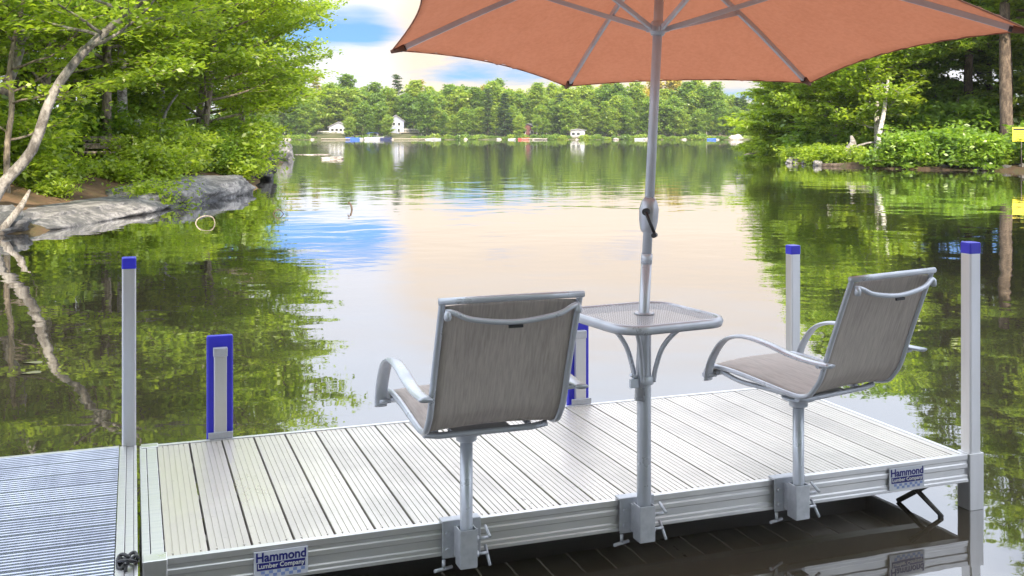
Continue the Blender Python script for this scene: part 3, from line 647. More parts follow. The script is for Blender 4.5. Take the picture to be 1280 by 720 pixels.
while px < 935:
    edge = 1 if px < 860 else max(.5, 1 - (px-860)/75*.45)
    far_tree(rg.choice([0,2,1,2,0,1,2,0,3]), px, rg.uniform(32, 44), rg.uniform(.85,1.2)*edge, gold=rg.random() < .3)
    px += rg.uniform(11, 16)
px = 290
while px < 950:
    if not any(a < px < b for a, b, _ in clear): far_tree(5, px, rg.uniform(.3, 2.2), rg.uniform(.5,1.0))
    px += rg.uniform(5, 10)
far_tree(1, 648, 3, .55); far_tree(4, 671, 3, .6); far_tree(1, 436, 4, .5); far_tree(0, 484, 4, .5); far_tree(3, 930, 8, .80); far_tree(3, 921, 12, .74); far_tree(3, 862, 30, .95)

# buildings
def gable_house(loc, rz, w, d, h, rh, wallm, roofm, label, name, cat, wins=(), deck=None, over=.35, door=None):
    r = empty(name, loc, rz, label, cat)
    mb = MB(); mb.box((-w/2,0,-1.2),(w/2,d,h)); mb.build('wall', wallm, r)
    MB().add([(-w/2,.002,h),(w/2,.002,h),(0,.002,h+rh),(-w/2,d-.002,h),(w/2,d-.002,h),(0,d-.002,h+rh)], [(0,1,2),(5,4,3),(0,2,5,3),(1,4,5,2)]).build('gable', wallm, r)
    k = over/ (w/2)
    for s in (-1,1):
        MB().add([(0,-over,h+rh+.02),(s*(w/2+over),-over,h-rh*k+.02),(s*(w/2+over),d+over,h-rh*k+.02),(0,d+over,h+rh+.02),
                  (0,-over,h+rh+.22),(s*(w/2+over),-over,h-rh*k+.20),(s*(w/2+over),d+over,h-rh*k+.20),(0,d+over,h+rh+.22)],
                 [(0,1,2,3),(7,6,5,4),(0,4,5,1),(3,2,6,7),(1,5,6,2),(0,3,7,4)]).build('roof', roofm, r)
    for (x, z, ww, hh) in wins:
        f = MB().box((x-ww/2-.08,-.06,z-hh/2-.08),(x+ww/2+.08,-.004,z+hh/2+.08)).build('window', M['white'], r)
        MB().box((x-ww/2,-.075,z-hh/2),(x+ww/2,-.062,z+hh/2)).build('pane', M['pane'], f)
    if door: MB().box((door-.45,-.05,0),(door+.45,-.004,2.0)).build('door', M['paint2'], r)
    if deck:
        x0, x1, z, dep = deck
        dkk = MB().box((x0,-dep,z-.12),(x1,-.01,z)).build('deck', M['drift'], r)
        rl = MB()
        n = int((x1-x0)/.35)
        for i in range(n+1): xx = x0 + (x1-x0)*i/n; rl.box((xx-.03,-dep,z),(xx+.03,-dep+.06,z+.95))
        rl.box((x0,-dep-.01,z+.9),(x1,-dep+.07,z+1.0)); rl.build('railing', M['white'], dkk)
        for xx in (x0+.1, (x0+x1)/2, x1-.2): MB().box((xx,-dep+.1,z-2.2),(xx+.14,-dep+.24,z-.12)).build('deck_post', M['drift'], dkk)
    return r
M['pane'] = surf('window_pane', (.03,.035,.04), rough=.08, spec=.8)
M['siding'] = surf('grey_blue_siding', (.20,.225,.29), (.17,.19,.25), rough=.7, nscale=1.5, stretch=(1,1,14))
M['whitesiding'] = surf('white_siding', (.27,.29,.33), (.23,.25,.29), rough=.7, nscale=1.5, stretch=(1,1,14))
M['redsiding'] = surf('red_boards', (.11,.035,.034), (.08,.03,.028), rough=.8, nscale=2, stretch=(8,8,1))
M['greyboards'] = surf('grey_boards', (.24,.24,.25), (.15,.15,.16), rough=.8, nscale=2, stretch=(8,8,1))
M['shingle'] = surf('grey_shingle', (.22,.22,.23), (.14,.14,.15), rough=.9, nscale=6)
M['darkshingle'] = surf('dark_shingle', (.10,.10,.11), (.06,.06,.065), rough=.9, nscale=6)
q = at(423, 170, 302); gable_house((q.x, q.y, q.z), 0, 5.4, 7, 2.6, 1.3, M['whitesiding'], M['shingle'], 'small white waterside cottage with grey gable roof and deck on the far shore', 'cottage', 'house', [(-1.7,1.6,.8,1.1),(-.5,1.6,.8,1.1),(.7,1.6,.8,1.1),(1.8,1.6,.8,1.1)], (-5.6,2.6,.35,2.2))
q = at(495, 168, 306); gable_house((q.x, q.y, q.z), R(10), 4.6, 6, 3.9, 1.6, M['siding'], M['shingle'], 'grey blue gabled house with a raised side deck on the far shore', 'gabled_house', 'house', [(-.6,3.0,.7,.9),(.9,3.0,.7,.9),(.9,1.2,.8,1.0)], (1.0,6.6,.6,2.0))
q = at(660, 171.5, 303); gable_house((q.x, q.y, q.z), R(-12), 4.6, 5, 2.5, 1.3, M['redsiding'], M['darkshingle'], 'dark red cabin half hidden by trees on the far shore', 'cabin', 'cabin', [(-1.2,1.4,.8,.9),(1.1,1.4,.8,.9)], None, door=0)
q = at(722, 172.5, 299); gable_house((q.x, q.y, q.z), R(4), 4.2, 3, 2.1, .35, M['greyboards'], M['shingle'], 'low grey boathouse shed at the waterline of the far shore', 'shed', 'shed', [(-1.2,1.2,.9,.8),(.2,1.2,.9,.8)], None, door=1.4)
# boats
def hull_mb(L, W, H):
    mb = MB(); n = 9; vs = []; rings = []
    for i in range(n):
        t = i/(n-1); x = -L/2 + L*t; w = W/2*(1 - max(0,(t-.45)/.55)**2.2)*(.92+.08*min(1,t*4)); kz = -.12 + .30*max(0,(t-.55)/.45)**2; hz = H*(1+.25*t*t)
        rings.append([(x,-w,hz),(x,-w*.85,kz+.12),(x,0,kz),(x,w*.85,kz+.12),(x,w,hz),(x,w*.86,hz-.02),(x,w*.7,.18+kz*.2),(x,-w*.7,.18+kz*.2),(x,-w*.86,hz-.02)])
    m = 9
    for r_ in rings: vs += r_
    fs = [(i*m+k, (i+1)*m+k, (i+1)*m+(k+1) % m, i*m+(k+1) % m) for i in range(n-1) for k in range(m)]
    fs += [tuple(range(m)), tuple(reversed(range((n-1)*m, n*m)))]
    return mb.add(vs, fs)
M['boatwhite'] = surf('boat_white', (.30,.31,.33), rough=.5)
M['boatblue'] = surf('boat_blue', (.03,.10,.42), (.02,.08,.34), rough=.5)
M['boatnavy'] = surf('boat_navy', (.02,.03,.10), (.02,.025,.07), rough=.5)
M['boatred'] = surf('boat_red', (.40,.05,.04), rough=.5)
def small_boat(px, py, Y, L, rz, hullm, label, canopy=None, cabin=False, name='rowing_boat', group=None):
    q = at(px, py, Y); r = empty(name, (q.x, q.y, .02), rz, label, 'boat', group)
    hull_mb(L, L*.36, L*.11+.12).build('hull', hullm, r)
    for x in (-L*.22, L*.08): MB().box((x-.12,-L*.14,L*.09),(x+.12,L*.14,L*.09+.04)).build('seat', M['drift'], r)
    if canopy:
        MB().tube(smooth_path([(-L*.38,0,1.75),(-L*.1,0,1.95),(L*.2,0,1.8)],4), 1, section=[(.05,-L*.19),(.05,L*.19),(-.03,L*.17),(-.03,-L*.17)], up=(0,0,1)).build('canopy', canopy, r)
        for x in (-L*.33, L*.15):
            for y in (-L*.15, L*.15): MB().tube([(x,y,.35),(x*.9,y,1.78)], .035, 6).build('canopy_post', M['galv'], r)
    if cabin: MB().add([(-.5,-.6,.5),(.6,-.5,.5),(.6,.5,.5),(-.5,.6,.5),(-.5,-.5,1.1),(.2,-.4,1.05),(.2,.4,1.05),(-.5,.5,1.1)], [(0,1,5,4),(1,2,6,5),(2,3,7,6),(3,0,4,7),(4,5,6,7)]).build('windscreen', M['pane'], r)
    return r
small_boat(468, 174.4, 285, 5.2, R(20), M['boatwhite'], 'white motor boat with a blue canopy moored left of the gabled house', M['boatblue'], True, 'motor_boat')
small_boat(441, 174.2, 288, 4.2, R(170), M['boatblue'], 'bright blue boat moored right of the white cottage', None, True, 'motor_boat')
small_boat(484, 174.4, 286, 4.4, R(60), M['boatnavy'], 'dark blue boat moored in front of the gabled house', None, True, 'motor_boat')
for px, L, rz, lab in [(536,3.2,.2,'small white rowing boat pulled up right of the gabled house'),(546,3.4,2.9,'second white rowing boat nearest the gabled house deck'),(640,3.2,.1,'white rowing boat left of the red cabin'),(672,3.6,3.0,'white boat at the water right of the red cabin'),(680,3.0,.4,'smaller white boat furthest right of the red cabin'),(800,4.4,.1,'white overturned boat by the umbrella pole on the far shore')]:
    small_boat(px, 173.9, 288, L*.66, rz, M['boatwhite'], lab, group='white boats of the far shore')
small_boat(655, 173.8, 289, 3.2, .3, M['boatred'], 'small red boat in front of the red cabin')
small_boat(890, 174.4, 281, 2.6, .3, M['boatblue'], 'small blue boat near the right end of the far shore')
# floating docks and pale rocks of the far shore
def jetty(px, py, Y, L, W, label, rz=0):
    q = at(px, py, Y); r = empty('jetty', (q.x, q.y, 0), rz, label, 'jetty', 'low jetties of the far shore')
    MB().box((-L/2,-W/2,.22),(L/2,W/2,.38)).build('decking', M['drift'], r)
    for x in (-L/2+.3, 0, L/2-.3): MB().box((x-.08,-W/2+.05,-1),(x+.08,-W/2+.2,.215)).build('leg', M['bark'], r)
jetty(420, 174.2, 288, 8, 1.2, 'low pale jetty in front of the white cottage'); jetty(512, 174.4, 286, 9, 1.4, 'low jetty in front of the gabled house'); jetty(668, 174.2, 287, 7, 1.2, 'low jetty in front of the red cabin'); jetty(362, 174.5, 290, 12, 1.2, 'long low jetty left of the white cottage')
for k in range(13):
    px = 350 + k*46 + rg.uniform(-9, 9); s = rg.uniform(.35, 1.0)
    X = (px-640)/F*290; Yk = fary(X) - .6
    pl = place_desc(px)
    boulder(((px-640)/F*Yk, Yk, .1), (s*1.6, s, s*.6), 60+k, 'pale boulder at the far waterline %s' % pl, M['rockpale'], k*.9, 'far shore boulders %s' % pl, sub=2)
boulder((at(922,173,284).x, 285, .3), (2.2,1.5,1.3), 99, 'large grey boulder near the right end of the far shore', M['rockpale'], .4, sub=3)
# the bare sandy strip

SHADE = [(-2.2,-7,0,1.35,RV[3],'unseen leafy tree added behind the walkway to shade the dock'),(.8,-7.4,1,1.4,RV[1],'unseen lime leafed tree added behind the dock to shade it'),(3.4,-7,2,1.35,RV[3],'unseen dense leafy tree added behind the dock to shade it'),(6.0,-7.6,2.4,1.3,RV[0],'unseen hemlock added behind the dock to shade it'),(8.8,-7,.6,1.35,RV[3],'unseen leafy tree added beyond the hemlock to shade the dock')]  # out of view trees, added to keep direct sun off the dock
bank('near_bank_ground', [(-14,-6),(-6,-5),(0,-4.6),(8,-5),(18,-7)], lambda t: (0,-1,0), [(-1.5,-.8),(-.4,-.2),(.2,.1),(1.5,.4),(5,.9),(12,1.5),(40,3)], M['duff'], 'near shore behind the viewer', 4, .1)
for X, Y, rz, sc, mdl_, lab in SHADE: plant_tree('added_shade_tree', mdl_, (X, Y, .5), rz, lab, 'tree', 'unseen trees added to shade the dock', (sc,sc,sc))

hz_ = MB().box((-3100,-400,-3.2),(3100,4700,34)).build('haze', None)
tag(hz_, 'thin pale evening haze lying over the lake', 'haze', kind='stuff')
m, t, out = nt('evening_haze'); pv = N(t, 'ShaderNodeVolumePrincipled'); pv.inputs['Color'].default_value = (.82,.90,1,1); pv.inputs['Density'].default_value = .00011; pv.inputs['Anisotropy'].default_value = .0
t.links.new(pv.outputs[0], out.inputs['Volume']); hz_.data.materials.append(m)
M['tipcloth'] = surf('tip_cloth', (.16,.075,.05), rough=.8)
# ================================================================== THE DOCK
TH = .3458; DX, DY = -1.1005, 3.142; DL, DW = 3.105, 1.249; DZ = .22
cT, sT = math.cos(TH), math.sin(TH)
def dock(u, v, z=0.0): return Vector((DX + u*cT - v*sT, DY + u*sT + v*cT, z))
def U(px, v):                                   # where along the dock a photo column lies
    k = (px - 640) / F
    return (k*(DY + v*cT) - DX + v*sT) / (cT - k*sT)
def on_dock(name, u, v, label, cat, group=None, z=0.0, rz=0.0):
    return empty(name, dock(u, v, z), TH + rz, label, cat, group)

def text_part(txt, size, x, y, z, mat, parent, name='lettering', bold=.0, sx=1.0):
    cu = bpy.data.curves.new('lettering', 'FONT'); cu.body = txt; cu.size = size; cu.align_x = 'CENTER'; cu.offset = bold; cu.extrude = .0006; cu.resolution_u = 3
    tmp = bpy.data.objects.new('lettering', cu); COL.objects.link(tmp)
    dg = bpy.context.evaluated_depsgraph_get(); me = bpy.data.meshes.new_from_object(tmp.evaluated_get(dg))
    bpy.data.objects.remove(tmp)
    for v in me.vertices: v.co = (x + v.co.x*sx, y - v.co.z, z + v.co.y)
    me.materials.clear()
    return link(name, me, mat, parent)

dk = on_dock('dock_section', 0, 0, 'silver aluminium dock section with crosswise ribbed planks and two small blue and white signs', 'dock')
# planks: each a ribbed extrusion running across the dock
PW = .1299; mb = MB(); u = .0644
rng = random.Random(4)
while u < DL - .03:
    w = min(PW - .0075, DL - .022 - u)
    prof = [(u, DZ-.026), (u, DZ-.001), (u+.0015, DZ)]
    ng = max(1, int(round(w / .0209)))
    for k in range(1, ng):
        g = u + w*k/ng
        prof += [(g-.0019, DZ), (g-.0011, DZ-.0032), (g+.0011, DZ-.0032), (g+.0019, DZ)]
    prof += [(u+w-.0015, DZ), (u+w, DZ-.001), (u+w, DZ-.026)]
    n = len(prof); dz = rng.uniform(-.0006, .0006)
    vs = [(x, .024, z+dz) for x, z in prof] + [(x, DW-.024, z+dz) for x, z in prof]
    mb.add(vs, [(k, (k+1) % n, n+(k+1) % n, n+k) for k in range(n)] + [tuple(range(n)), tuple(reversed(range(n, 2*n)))])
    for uu in (u+.02, u+w-.02):
        if w > .06:
            for vv in (.045, DW-.045): mb.tube([(uu,vv,DZ+dz-.001),(uu,vv,DZ+dz+.0016)], .0042, 6)
    u += PW
mb.build('decking', M['deck'], dk)
def rail_prof(y0, s):                            # fascia profile, s=+1 the face looks to -y
    p = [(0,.003),(0,-.016),(.004,-.019),(.004,-.030),(0,-.033),(0,-.048),(.0045,-.051),(.0045,-.076),(0,-.079),(0,-.091),(-.004,-.093),(-.004,-.104),(.03,-.104),(.03,-.096),(.012,-.09),(.012,-.028),(.0225,-.028),(.0225,.003)]
    return [(y0 + s*y, DZ + z) for y, z in p]
MB().extrude_x(rail_prof(0, 1), .052, DL-.004).build('front_rail', M['alu'], dk, .0012)
MB().extrude_x(rail_prof(DW, -1), .052, DL-.004).build('back_rail', M['alu'], dk, .0012)
mb = MB(); mb.box((-.004,.0,DZ-.104),(.020,DW,DZ+.002)); mb.box((.0225,0,DZ-.03),(.0605,DW,DZ+.0035)); mb.build('end_rail', M['alu'], dk, .002)
mb = MB(); mb.box((DL-.0195,.0045,DZ-.103),(DL,DW-.0045,DZ+.0025)); mb.build('end_rail', M['alu'], dk, .002)
for k, v in enumerate((.22, .62, 1.02)):
    MB().box((.024, v-.025, DZ-.095), (DL-.024, v+.025, DZ-.028)).build('stringer', M['alu'], dk)
mb = MB(); mb.box((-.002,-.012,DZ-.105),(.068,.052,DZ+.006)); mb.build('corner_bracket', M['post'], dk, .003)
mb = MB(); mb.box((.0,DW-.045,DZ-.105),(.068,DW+.010,DZ+.006)); mb.build('corner_bracket', M['post'], dk, .003)
def sticker(uc):
    w, h, zc = .166, .084, DZ - .052
    p = MB().box((uc-w/2, -.0085, zc-h/2), (uc+w/2, -.0045, zc+h/2)).build('sign_plate', M['sticker'], dk, .001)
    tag(p, 'small silver sign with navy lettering and a pale blue checker')
    text_part('Hammond', .0395, uc, -.0088, zc+.0105, M['ink'], p, bold=.0011, sx=.93)
    b = MB().box((uc-.074, -.0096, zc-.0165), (uc+.074, -.0084, zc+.0065)).build('name_band', M['ink'], p)
    text_part('Lumber Company', .0200, uc, -.0099, zc-.0098, M['white'], p, bold=.0003, sx=.98)
    mb = MB()
    for r in range(2):
        for c in range(12):
            if (r + c) % 2 == 0 and not (c < 2 and r == 0): mb.box((uc-.074+c*.0123, -.0094, zc-.0375+r*.0095), (uc-.0622+c*.0123, -.0084, zc-.0283+r*.0095))
    mb.build('checker', M['inkpale'], p)
sticker(U(351, 0)); sticker(U(1132, 0))

# walkway on the left: planks run the other way
wk = on_dock('dock_walkway', 0, 0, 'silver walkway section tinted with reflected sky blue at the left with ribs running lengthwise', 'dock')
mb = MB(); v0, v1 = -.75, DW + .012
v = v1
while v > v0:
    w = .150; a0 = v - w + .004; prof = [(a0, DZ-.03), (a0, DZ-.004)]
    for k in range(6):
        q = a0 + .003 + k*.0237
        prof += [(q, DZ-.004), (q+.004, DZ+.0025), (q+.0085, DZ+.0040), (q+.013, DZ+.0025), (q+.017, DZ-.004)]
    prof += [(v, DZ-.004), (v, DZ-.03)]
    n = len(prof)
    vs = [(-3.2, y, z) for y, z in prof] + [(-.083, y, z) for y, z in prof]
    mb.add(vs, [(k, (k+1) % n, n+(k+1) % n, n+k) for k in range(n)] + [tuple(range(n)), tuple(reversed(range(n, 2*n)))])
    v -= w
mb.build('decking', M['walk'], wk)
MB().extrude_x([(v1+.001,DZ-.11),(v1+.022,DZ-.11),(v1+.022,DZ+.002),(v1+.001,DZ+.002)], -3.2, -.083).build('side_rail', M['alu'], wk, .002)
mb = MB(); mb.box((-.080, v0, DZ-.104), (-.055, v1, DZ+.004)); mb.box((-.053, v0, DZ-.09), (-.028, v1, DZ-.001)); mb.box((-.0265, v0, DZ-.104), (-.016, v1, DZ+.003)); mb.build('end_rail', M['alu'], wk, .0015)

# rope tied round the joint at the near corner
mb = MB()
pts = [(-.045+.028*math.cos(a), -.012+.02*math.sin(a*1.0)+.012*math.sin(2.3*a), .238+.012*math.sin(1.7*a)) for a in [k*.35 for k in range(44)]]
mb.tube(smooth_path(pts, 2), .0055, 7)
mb.tube(smooth_path([(-.05,-.03,.235),(-.05,-.055,.20),(-.045,-.06,.12),(-.05,-.058,.06)],4), .0065, 7)
r = on_dock('rope_tie', 0, 0, 'short black rope knotted at the near corner between walkway and dock', 'rope')
mb.build('knot', M['black'], r)

# posts with blue caps
def post(u, v, top, label, rot=0.0, grp='square dock posts with blue caps', sleeve=None):
    r = on_dock('dock_post', u, v, label, 'post', grp, rz=rot)
    s = .0275
    sec = [(-s,-s+.005),(-s+.005,-s),(s-.005,-s),(s,-s+.005),(s,s-.005),(s-.005,s),(-s+.005,s),(-s,s-.005)]
    MB().tube([(0,0,-2.1),(0,0,top-.045)], 1.0, section=sec, up=(1,0,0)).build('shaft', M['post'], r, .0015)
    MB().tube([(0,0,top-.046),(0,0,top-.004),(0,0,top)], [1.04,1.04,.93], section=sec, up=(1,0,0)).build('cap', M['bluepl'], r, .002)
    if sleeve:
        mb = MB(); a, b = .0292, .0345
        for q in ((-b,-b,b,-a),(-b,a,b,b),(-b,-a+.0005,-a,a-.0005),(a,-a+.0005,b,a-.0005)): mb.box((q[0],q[1],sleeve[0]),(q[2],q[3],sleeve[1]))
        mb.build('sleeve', M['post'], r, .0015)
    return r
post(-.045, DW+.045, at(167,324,4.27).z, 'silver post with blue cap standing at the far corner of the walkway joint')
post(DL+.036, .028, at(1218,302,4.24).z, 'tall silver post with blue cap at the near outer corner of the dock', sleeve=(.0, DZ+.006))
pr = post(DL+.036, DW-.01, at(981,306,5.38).z, 'silver post with blue cap half hidden behind the right chair', sleeve=(.06, DZ+.006))

# bumpers on the far rail
def bumper(px, top, label, Yb):
    u = U(px, DW+.05); r = on_dock('dock_bumper', u, DW+.02, label, 'bumper', 'blue dock bumpers')
    z1 = at(px, top, Yb).z
    MB().box((-.054,.006,-.35),(.054,.036,z1)).build('pad', M['bluepl'], r, .008)
    MB().box((-.026,-.022,-.30),(.026,.004,z1-.05)).build('channel', M['post'], r, .003)
    MB().box((-.029,-.025,z1-.085),(.029,.0045,z1-.048)).build('end_cap', M['galv'], r, .003)
    MB().box((-.05,-.030,DZ+.004),(.05,-.0225,DZ+.03)).build('foot_plate', M['galv'], r, .002)
    return r
p1 = dock(U(275, DW), DW)
bumper(274.5, 419, 'blue bumper with silver centre strip beside the left capped post', p1.y+.03)
p2 = dock(U(716, DW), DW)
bumper(721, 400, 'blue bumper with silver strip half hidden behind the left chair', p2.y+.03)

# diagonal brace of the leg under the right end
br = on_dock('leg_brace', 0, 0, 'dark tube braces of the dock leg dipping into the water under the right sign', 'brace')
a = at(1142,612,4.12); inv = Matrix.Rotation(-TH, 3, 'Z')
def loc(p): q = inv @ (p - Vector((DX, DY, 0))); return q
MB().tube([loc(at(1138,604,4.18)), loc(at(1176,644,4.12)), loc(at(1176,644,4.12)) + Vector((-.05,0,-.5))], .011, 8).build('tube', M['dark'], br)
MB().tube([loc(at(1122,626,4.30)), loc(at(1160,606,4.22))], .010, 8).build('tube', M['dark'], br)

# ------------------------------------------------------------------ mounting clamp used by both chairs and the table
def clamp(root, r_pole, side=-1):
    # local frame: pole axis at 0, dock edge at y=+.07, z=0 deck level
    c = MB()
    a, b = .0252, .0288
    for q in ((-b,-b,b,-a),(-b,a,b,b),(-b,-a+.0004,-a,a-.0004),(a,-a+.0004,b,a-.0004)): c.box((q[0],q[1],-.118),(q[2],q[3],.006))
    s = c.build('clamp_sleeve', M['galv'], root, .002)
    p = MB().box((-.066,.052,-.108),(.066,.0575,.014)).box((-.0280,.0290,-.10),(.0280,.0515,-.004)).box((-.066,.0578,.005),(.066,.095,.0135)).build('clamp_plate', M['galv'], s, .0015)
    for x in (-.049, .049):
        for z in (-.028, -.08):
            MB().tube([(x,.0518,z),(x,.044,z)], .0085, 6).build('bolt', M['galv'], s)
    for z, dz in ((-.035, .03), (-.085, -.012)):
        h = MB().tube([(.029,0,z),(.074,0,z)], .0055, 8).tube([(.0292,0,z),(.041,0,z)], .0105, 6)
        h.tube([(.072,-.026,z-.02+dz),(.072,.024,z+.02+dz*.3)], .0052, 8)
        h.build('clamp_handle', M['galv'], s)
    h = MB().tube([(-.064,.044,-.108),(-.064,.044,-.135)], .006, 8).tube([(-.098,.03,-.135),(-.032,.058,-.139)], .006, 8)
    h.build('clamp_handle', M['galv'], s)
    return s

# ------------------------------------------------------------------ chairs
SEATP = [(.375,.345),(.365,.372),(.33,.386),(.22,.384),(.08,.370),(-.03,.358),(-.09,.356),(-.135,.368),(-.165,.400),(-.19,.44),(-.225,.54),(-.262,.64),(-.30,.74),(-.322,.795)]
def sling_mesh(path, halfw, sag):
    mb = MB(); n = len(path); m = 12; vs = []
    for off in (0.0, -.0022):
        for i, (y, z) in enumerate(path):
            t = Vector((0,)+path[min(i+1,n-1)]) - Vector((0,)+path[max(i-1,0)]); nn = Vector((0, t.z, -t.y)).normalized()   # normal away from sitter
            for k in range(m+1):
                s = -1 + 2*k/m
                d = nn * (sag*(1-s*s) - off)
                vs.append((s*halfw, y + d.y, z + d.z))
    W = m+1; fs = []
    for i in range(n-1):
        for k in range(m):
            a = i*W+k; fs.append((a, a+1, a+W+1, a+W)); b = n*W + a; fs.append((b, b+W, b+W+1, b+1))
    for i in range(n-1):
        for k in (0, m):
            a = i*W+k; fs.append((a, a+W, n*W+a+W, n*W+a))
    for k in range(m):
        for i in (0, n-1):
            a = i*W+k; fs.append((a, n*W+a, n*W+a+1, a+1))
    return mb.add(vs, fs, True)
def make_chair(u, rz, label, OX):
    root = empty('pedestal_chair', dock(u, -.07, DZ), TH + rz, label, 'chair', 'swivel chairs clamped to the dock edge')
    prof = [(p.y, p.z) for p in smooth_path([(0,)+p for p in SEATP], 5)]
    cut = min(range(len(prof)), key=lambda i: abs(prof[i][0]+.135) + abs(prof[i][1]-.340))
    sw = empty  # swivel is part of the same thing
    hw = .217
    sling_mesh(prof[2:cut+1], hw-.004, .010).build('seat', M['sling'], root)
    sling_mesh(prof[cut:-2], hw-.004, .012).build('backrest', M['sling'], root)
    for s in (-1, 1):
        MB().tube([(s*hw, y, z) for y, z in prof], 1, section=[(.0105*math.cos(a), .0085*math.sin(a)) for a in [k*math.pi/5 for k in range(10)]], up=(1,0,0)).build('side_frame', M['paint'], root, smooth=True)
    y, z = prof[-1]
    MB().tube([(-hw-.012,y,z),(-hw*.5,y-.010,z+.002),(0,y-.013,z+.003),(hw*.5,y-.010,z+.002),(hw+.012,y,z)], 1, section=[(.0105*math.cos(a), .009*math.sin(a)) for a in [k*math.pi/5 for k in range(10)]], up=(0,0,1)).build('top_rail', M['paint'], root, smooth=True)
    y, z = prof[0]
    MB().tube([(-hw-.01,y,z),(hw+.01,y,z)], .011, 10).build('front_rail', M['paint'], root)
    # curved spreader bar behind the backrest
    yb, zb = -.315, .765
    sp = smooth_path([(-hw+.008,yb-.012,zb),(-hw+.03,yb-.022,zb-.002),(-.13,yb-.028,zb-.024),(0,yb-.03,zb-.038),(.13,yb-.028,zb-.024),(hw-.03,yb-.022,zb-.002),(hw-.008,yb-.012,zb)], 5)
    b = MB().tube(sp, .0085, 10)
    for s in (-1, 1): b.lathe([(.0,-.02),(.009,-.018),(.012,-.008),(.0105,.004),(.004,.012)], (s*(hw-.012), yb-.020, zb-.006), 10)
    b.build('spreader_bar', M['paint'], root)
    MB().cbox((0, yb-.0335, zb-.050), (.045,.006,.008)).build('label_tab', M['black'], root)
    # armrests: flat bars bent into an arch
    for s in (-1, 1):
        x = s*(hw+.036)
        path = smooth_path([(x,.325,.338),(x,.318,.385),(x,.292,.44),(x,.245,.498),(x,.185,.527),(x,.11,.535),(x,.02,.526),(x,-.08,.507),(x,-.17,.498),(x-s*.003,-.262,.497)], 5)
        sec = [(.021*math.cos(a)*(1 if abs(math.cos(a))<.72 else 1.06), .0075*math.sin(a)) for a in [k*math.pi/6 for k in range(12)]]
        MB().tube(path, 1, section=sec, up=(1,0,0)).build('armrest', M['paint'], root, smooth=True)
        MB().tube([(s*(hw+.004), -.205, .487), (x, -.205, .489)], .010, 8).tube([(s*(hw+.004), .315, .356), (x+s*.006, .318, .356)], .008, 8).build('arm_bracket', M['paint'], root)
    # support under the seat
    st = MB().tube(smooth_path([(-hw+.01,.30,.370),(-hw+.03,.22,.345),(-hw+.05,.10,.338),(-hw+.06,-.04,.334)],4), .0095, 8)
    st.tube(smooth_path([(hw-.01,.30,.370),(hw-.03,.22,.345),(hw-.05,.10,.338),(hw-.06,-.04,.334)],4), .0095, 8)
    st.tube([(-hw+.01,-.075,.342),(-hw+.06,-.07,.333),(hw-.06,-.07,.333),(hw-.01,-.075,.342)], .011, 8)
    st.tube([(-hw+.055,.06,.335),(hw-.055,.06,.335)], .011, 8)
    st.build('seat_support', M['paint'], root)
    MB().lathe([(.03,.288),(.034,.291),(.034,.311),(.06,.315),(.062,.324),(.06,.3245)], (0,0,0), 20).build('swivel', M['paint2'], root)
    MB().box((-.10,-.075,.325),(.10,.075,.330)).build('seat_plate', M['paint2'], root, .003)
    pole = MB().lathe([(.0195,-.110),(.0205,-.108),(.0205,.2895)], (0,0,0), 24); pole.build('pedestal', M['paint'], root)
    for o in list(root.children):
        if not o.name.startswith(('pedestal', 'swivel')): o.location.x = OX; o.location.z = 0
    c = clamp(root, .0225)
    c.rotation_euler = (0, 0, -rz)
    return root
CH1 = make_chair(U(583, -.07), 0.0, 'taupe sling chair seen straight from behind, left of the small table', .044)
CH2 = make_chair(U(998, -.07), R(13.5), 'taupe sling chair turned towards the table near the right end of the dock', .115)

# ------------------------------------------------------------------ table
ut = U(805, -.07); tp = dock(ut, -.07, DZ)
tb = empty('pedestal_table', tp, TH, 'small grey mesh topped table on a pole with the umbrella through it', 'table')
ZT = .665; A = .215; RC = .095; TR = R(7)
def rsq(a, rc, z, n=8, rot=TR):
    out = []
    for q in range(4):
        ca = q*math.pi/2 + math.pi/4
        cx, cy = (a-rc)*math.copysign(1, math.cos(ca)), (a-rc)*math.copysign(1, math.sin(ca))
        for k in range(n+1):
            g = q*math.pi/2 + k*math.pi/2/n
            x, y = cx + rc*math.cos(g), cy + rc*math.sin(g)
            out.append((x*math.cos(rot)-y*math.sin(rot), x*math.sin(rot)+y*math.cos(rot), z))
    return out
rings = [rsq(A-.016,RC-.014,ZT-.028), rsq(A,RC,ZT-.030), rsq(A+.004,RC,ZT-.014), rsq(A,RC,ZT-.002), rsq(A-.009,RC-.008,ZT+.001), rsq(A-.016,RC-.014,ZT-.004)]
mb = MB(); n = len(rings[0]); vs = [p for r_ in rings for p in r_]; nr = len(rings)
mb.add(vs, [(i*n+k, i*n+(k+1) % n, ((i+1) % nr)*n+(k+1) % n, ((i+1) % nr)*n+k) for i in range(nr) for k in range(n)], True)
mb.build('rim', M['paint'], tb)
def mesh_mat():                                   # punched metal: dark round holes in a grid
    m, t, out = nt('punched_metal'); b = N(t, 'ShaderNodeBsdfPrincipled'); b.inputs['Roughness'].default_value = .45
    v = coords(t, (72,72,72)); vo = N(t, 'ShaderNodeTexVoronoi'); vo.inputs['Randomness'].default_value = .0; vo.inputs['Scale'].default_value = 1; vo.voronoi_dimensions = '2D'
    t.links.new(v, vo.inputs['Vector']); r = ramp(t, vo.outputs['Distance'], [(.34, (0,0,0)), (.42, (1,1,1))])
    b.inputs['Base Color'].default_value = (.50,.51,.53,1)
    tr = N(t, 'ShaderNodeBsdfTransparent'); ms = N(t, 'ShaderNodeMixShader')
    t.links.new(r.outputs[0], ms.inputs[0]); t.links.new(tr.outputs[0], ms.inputs[1]); t.links.new(b.outputs[0], ms.inputs[2]); t.links.new(ms.outputs[0], out.inputs[0]); return m
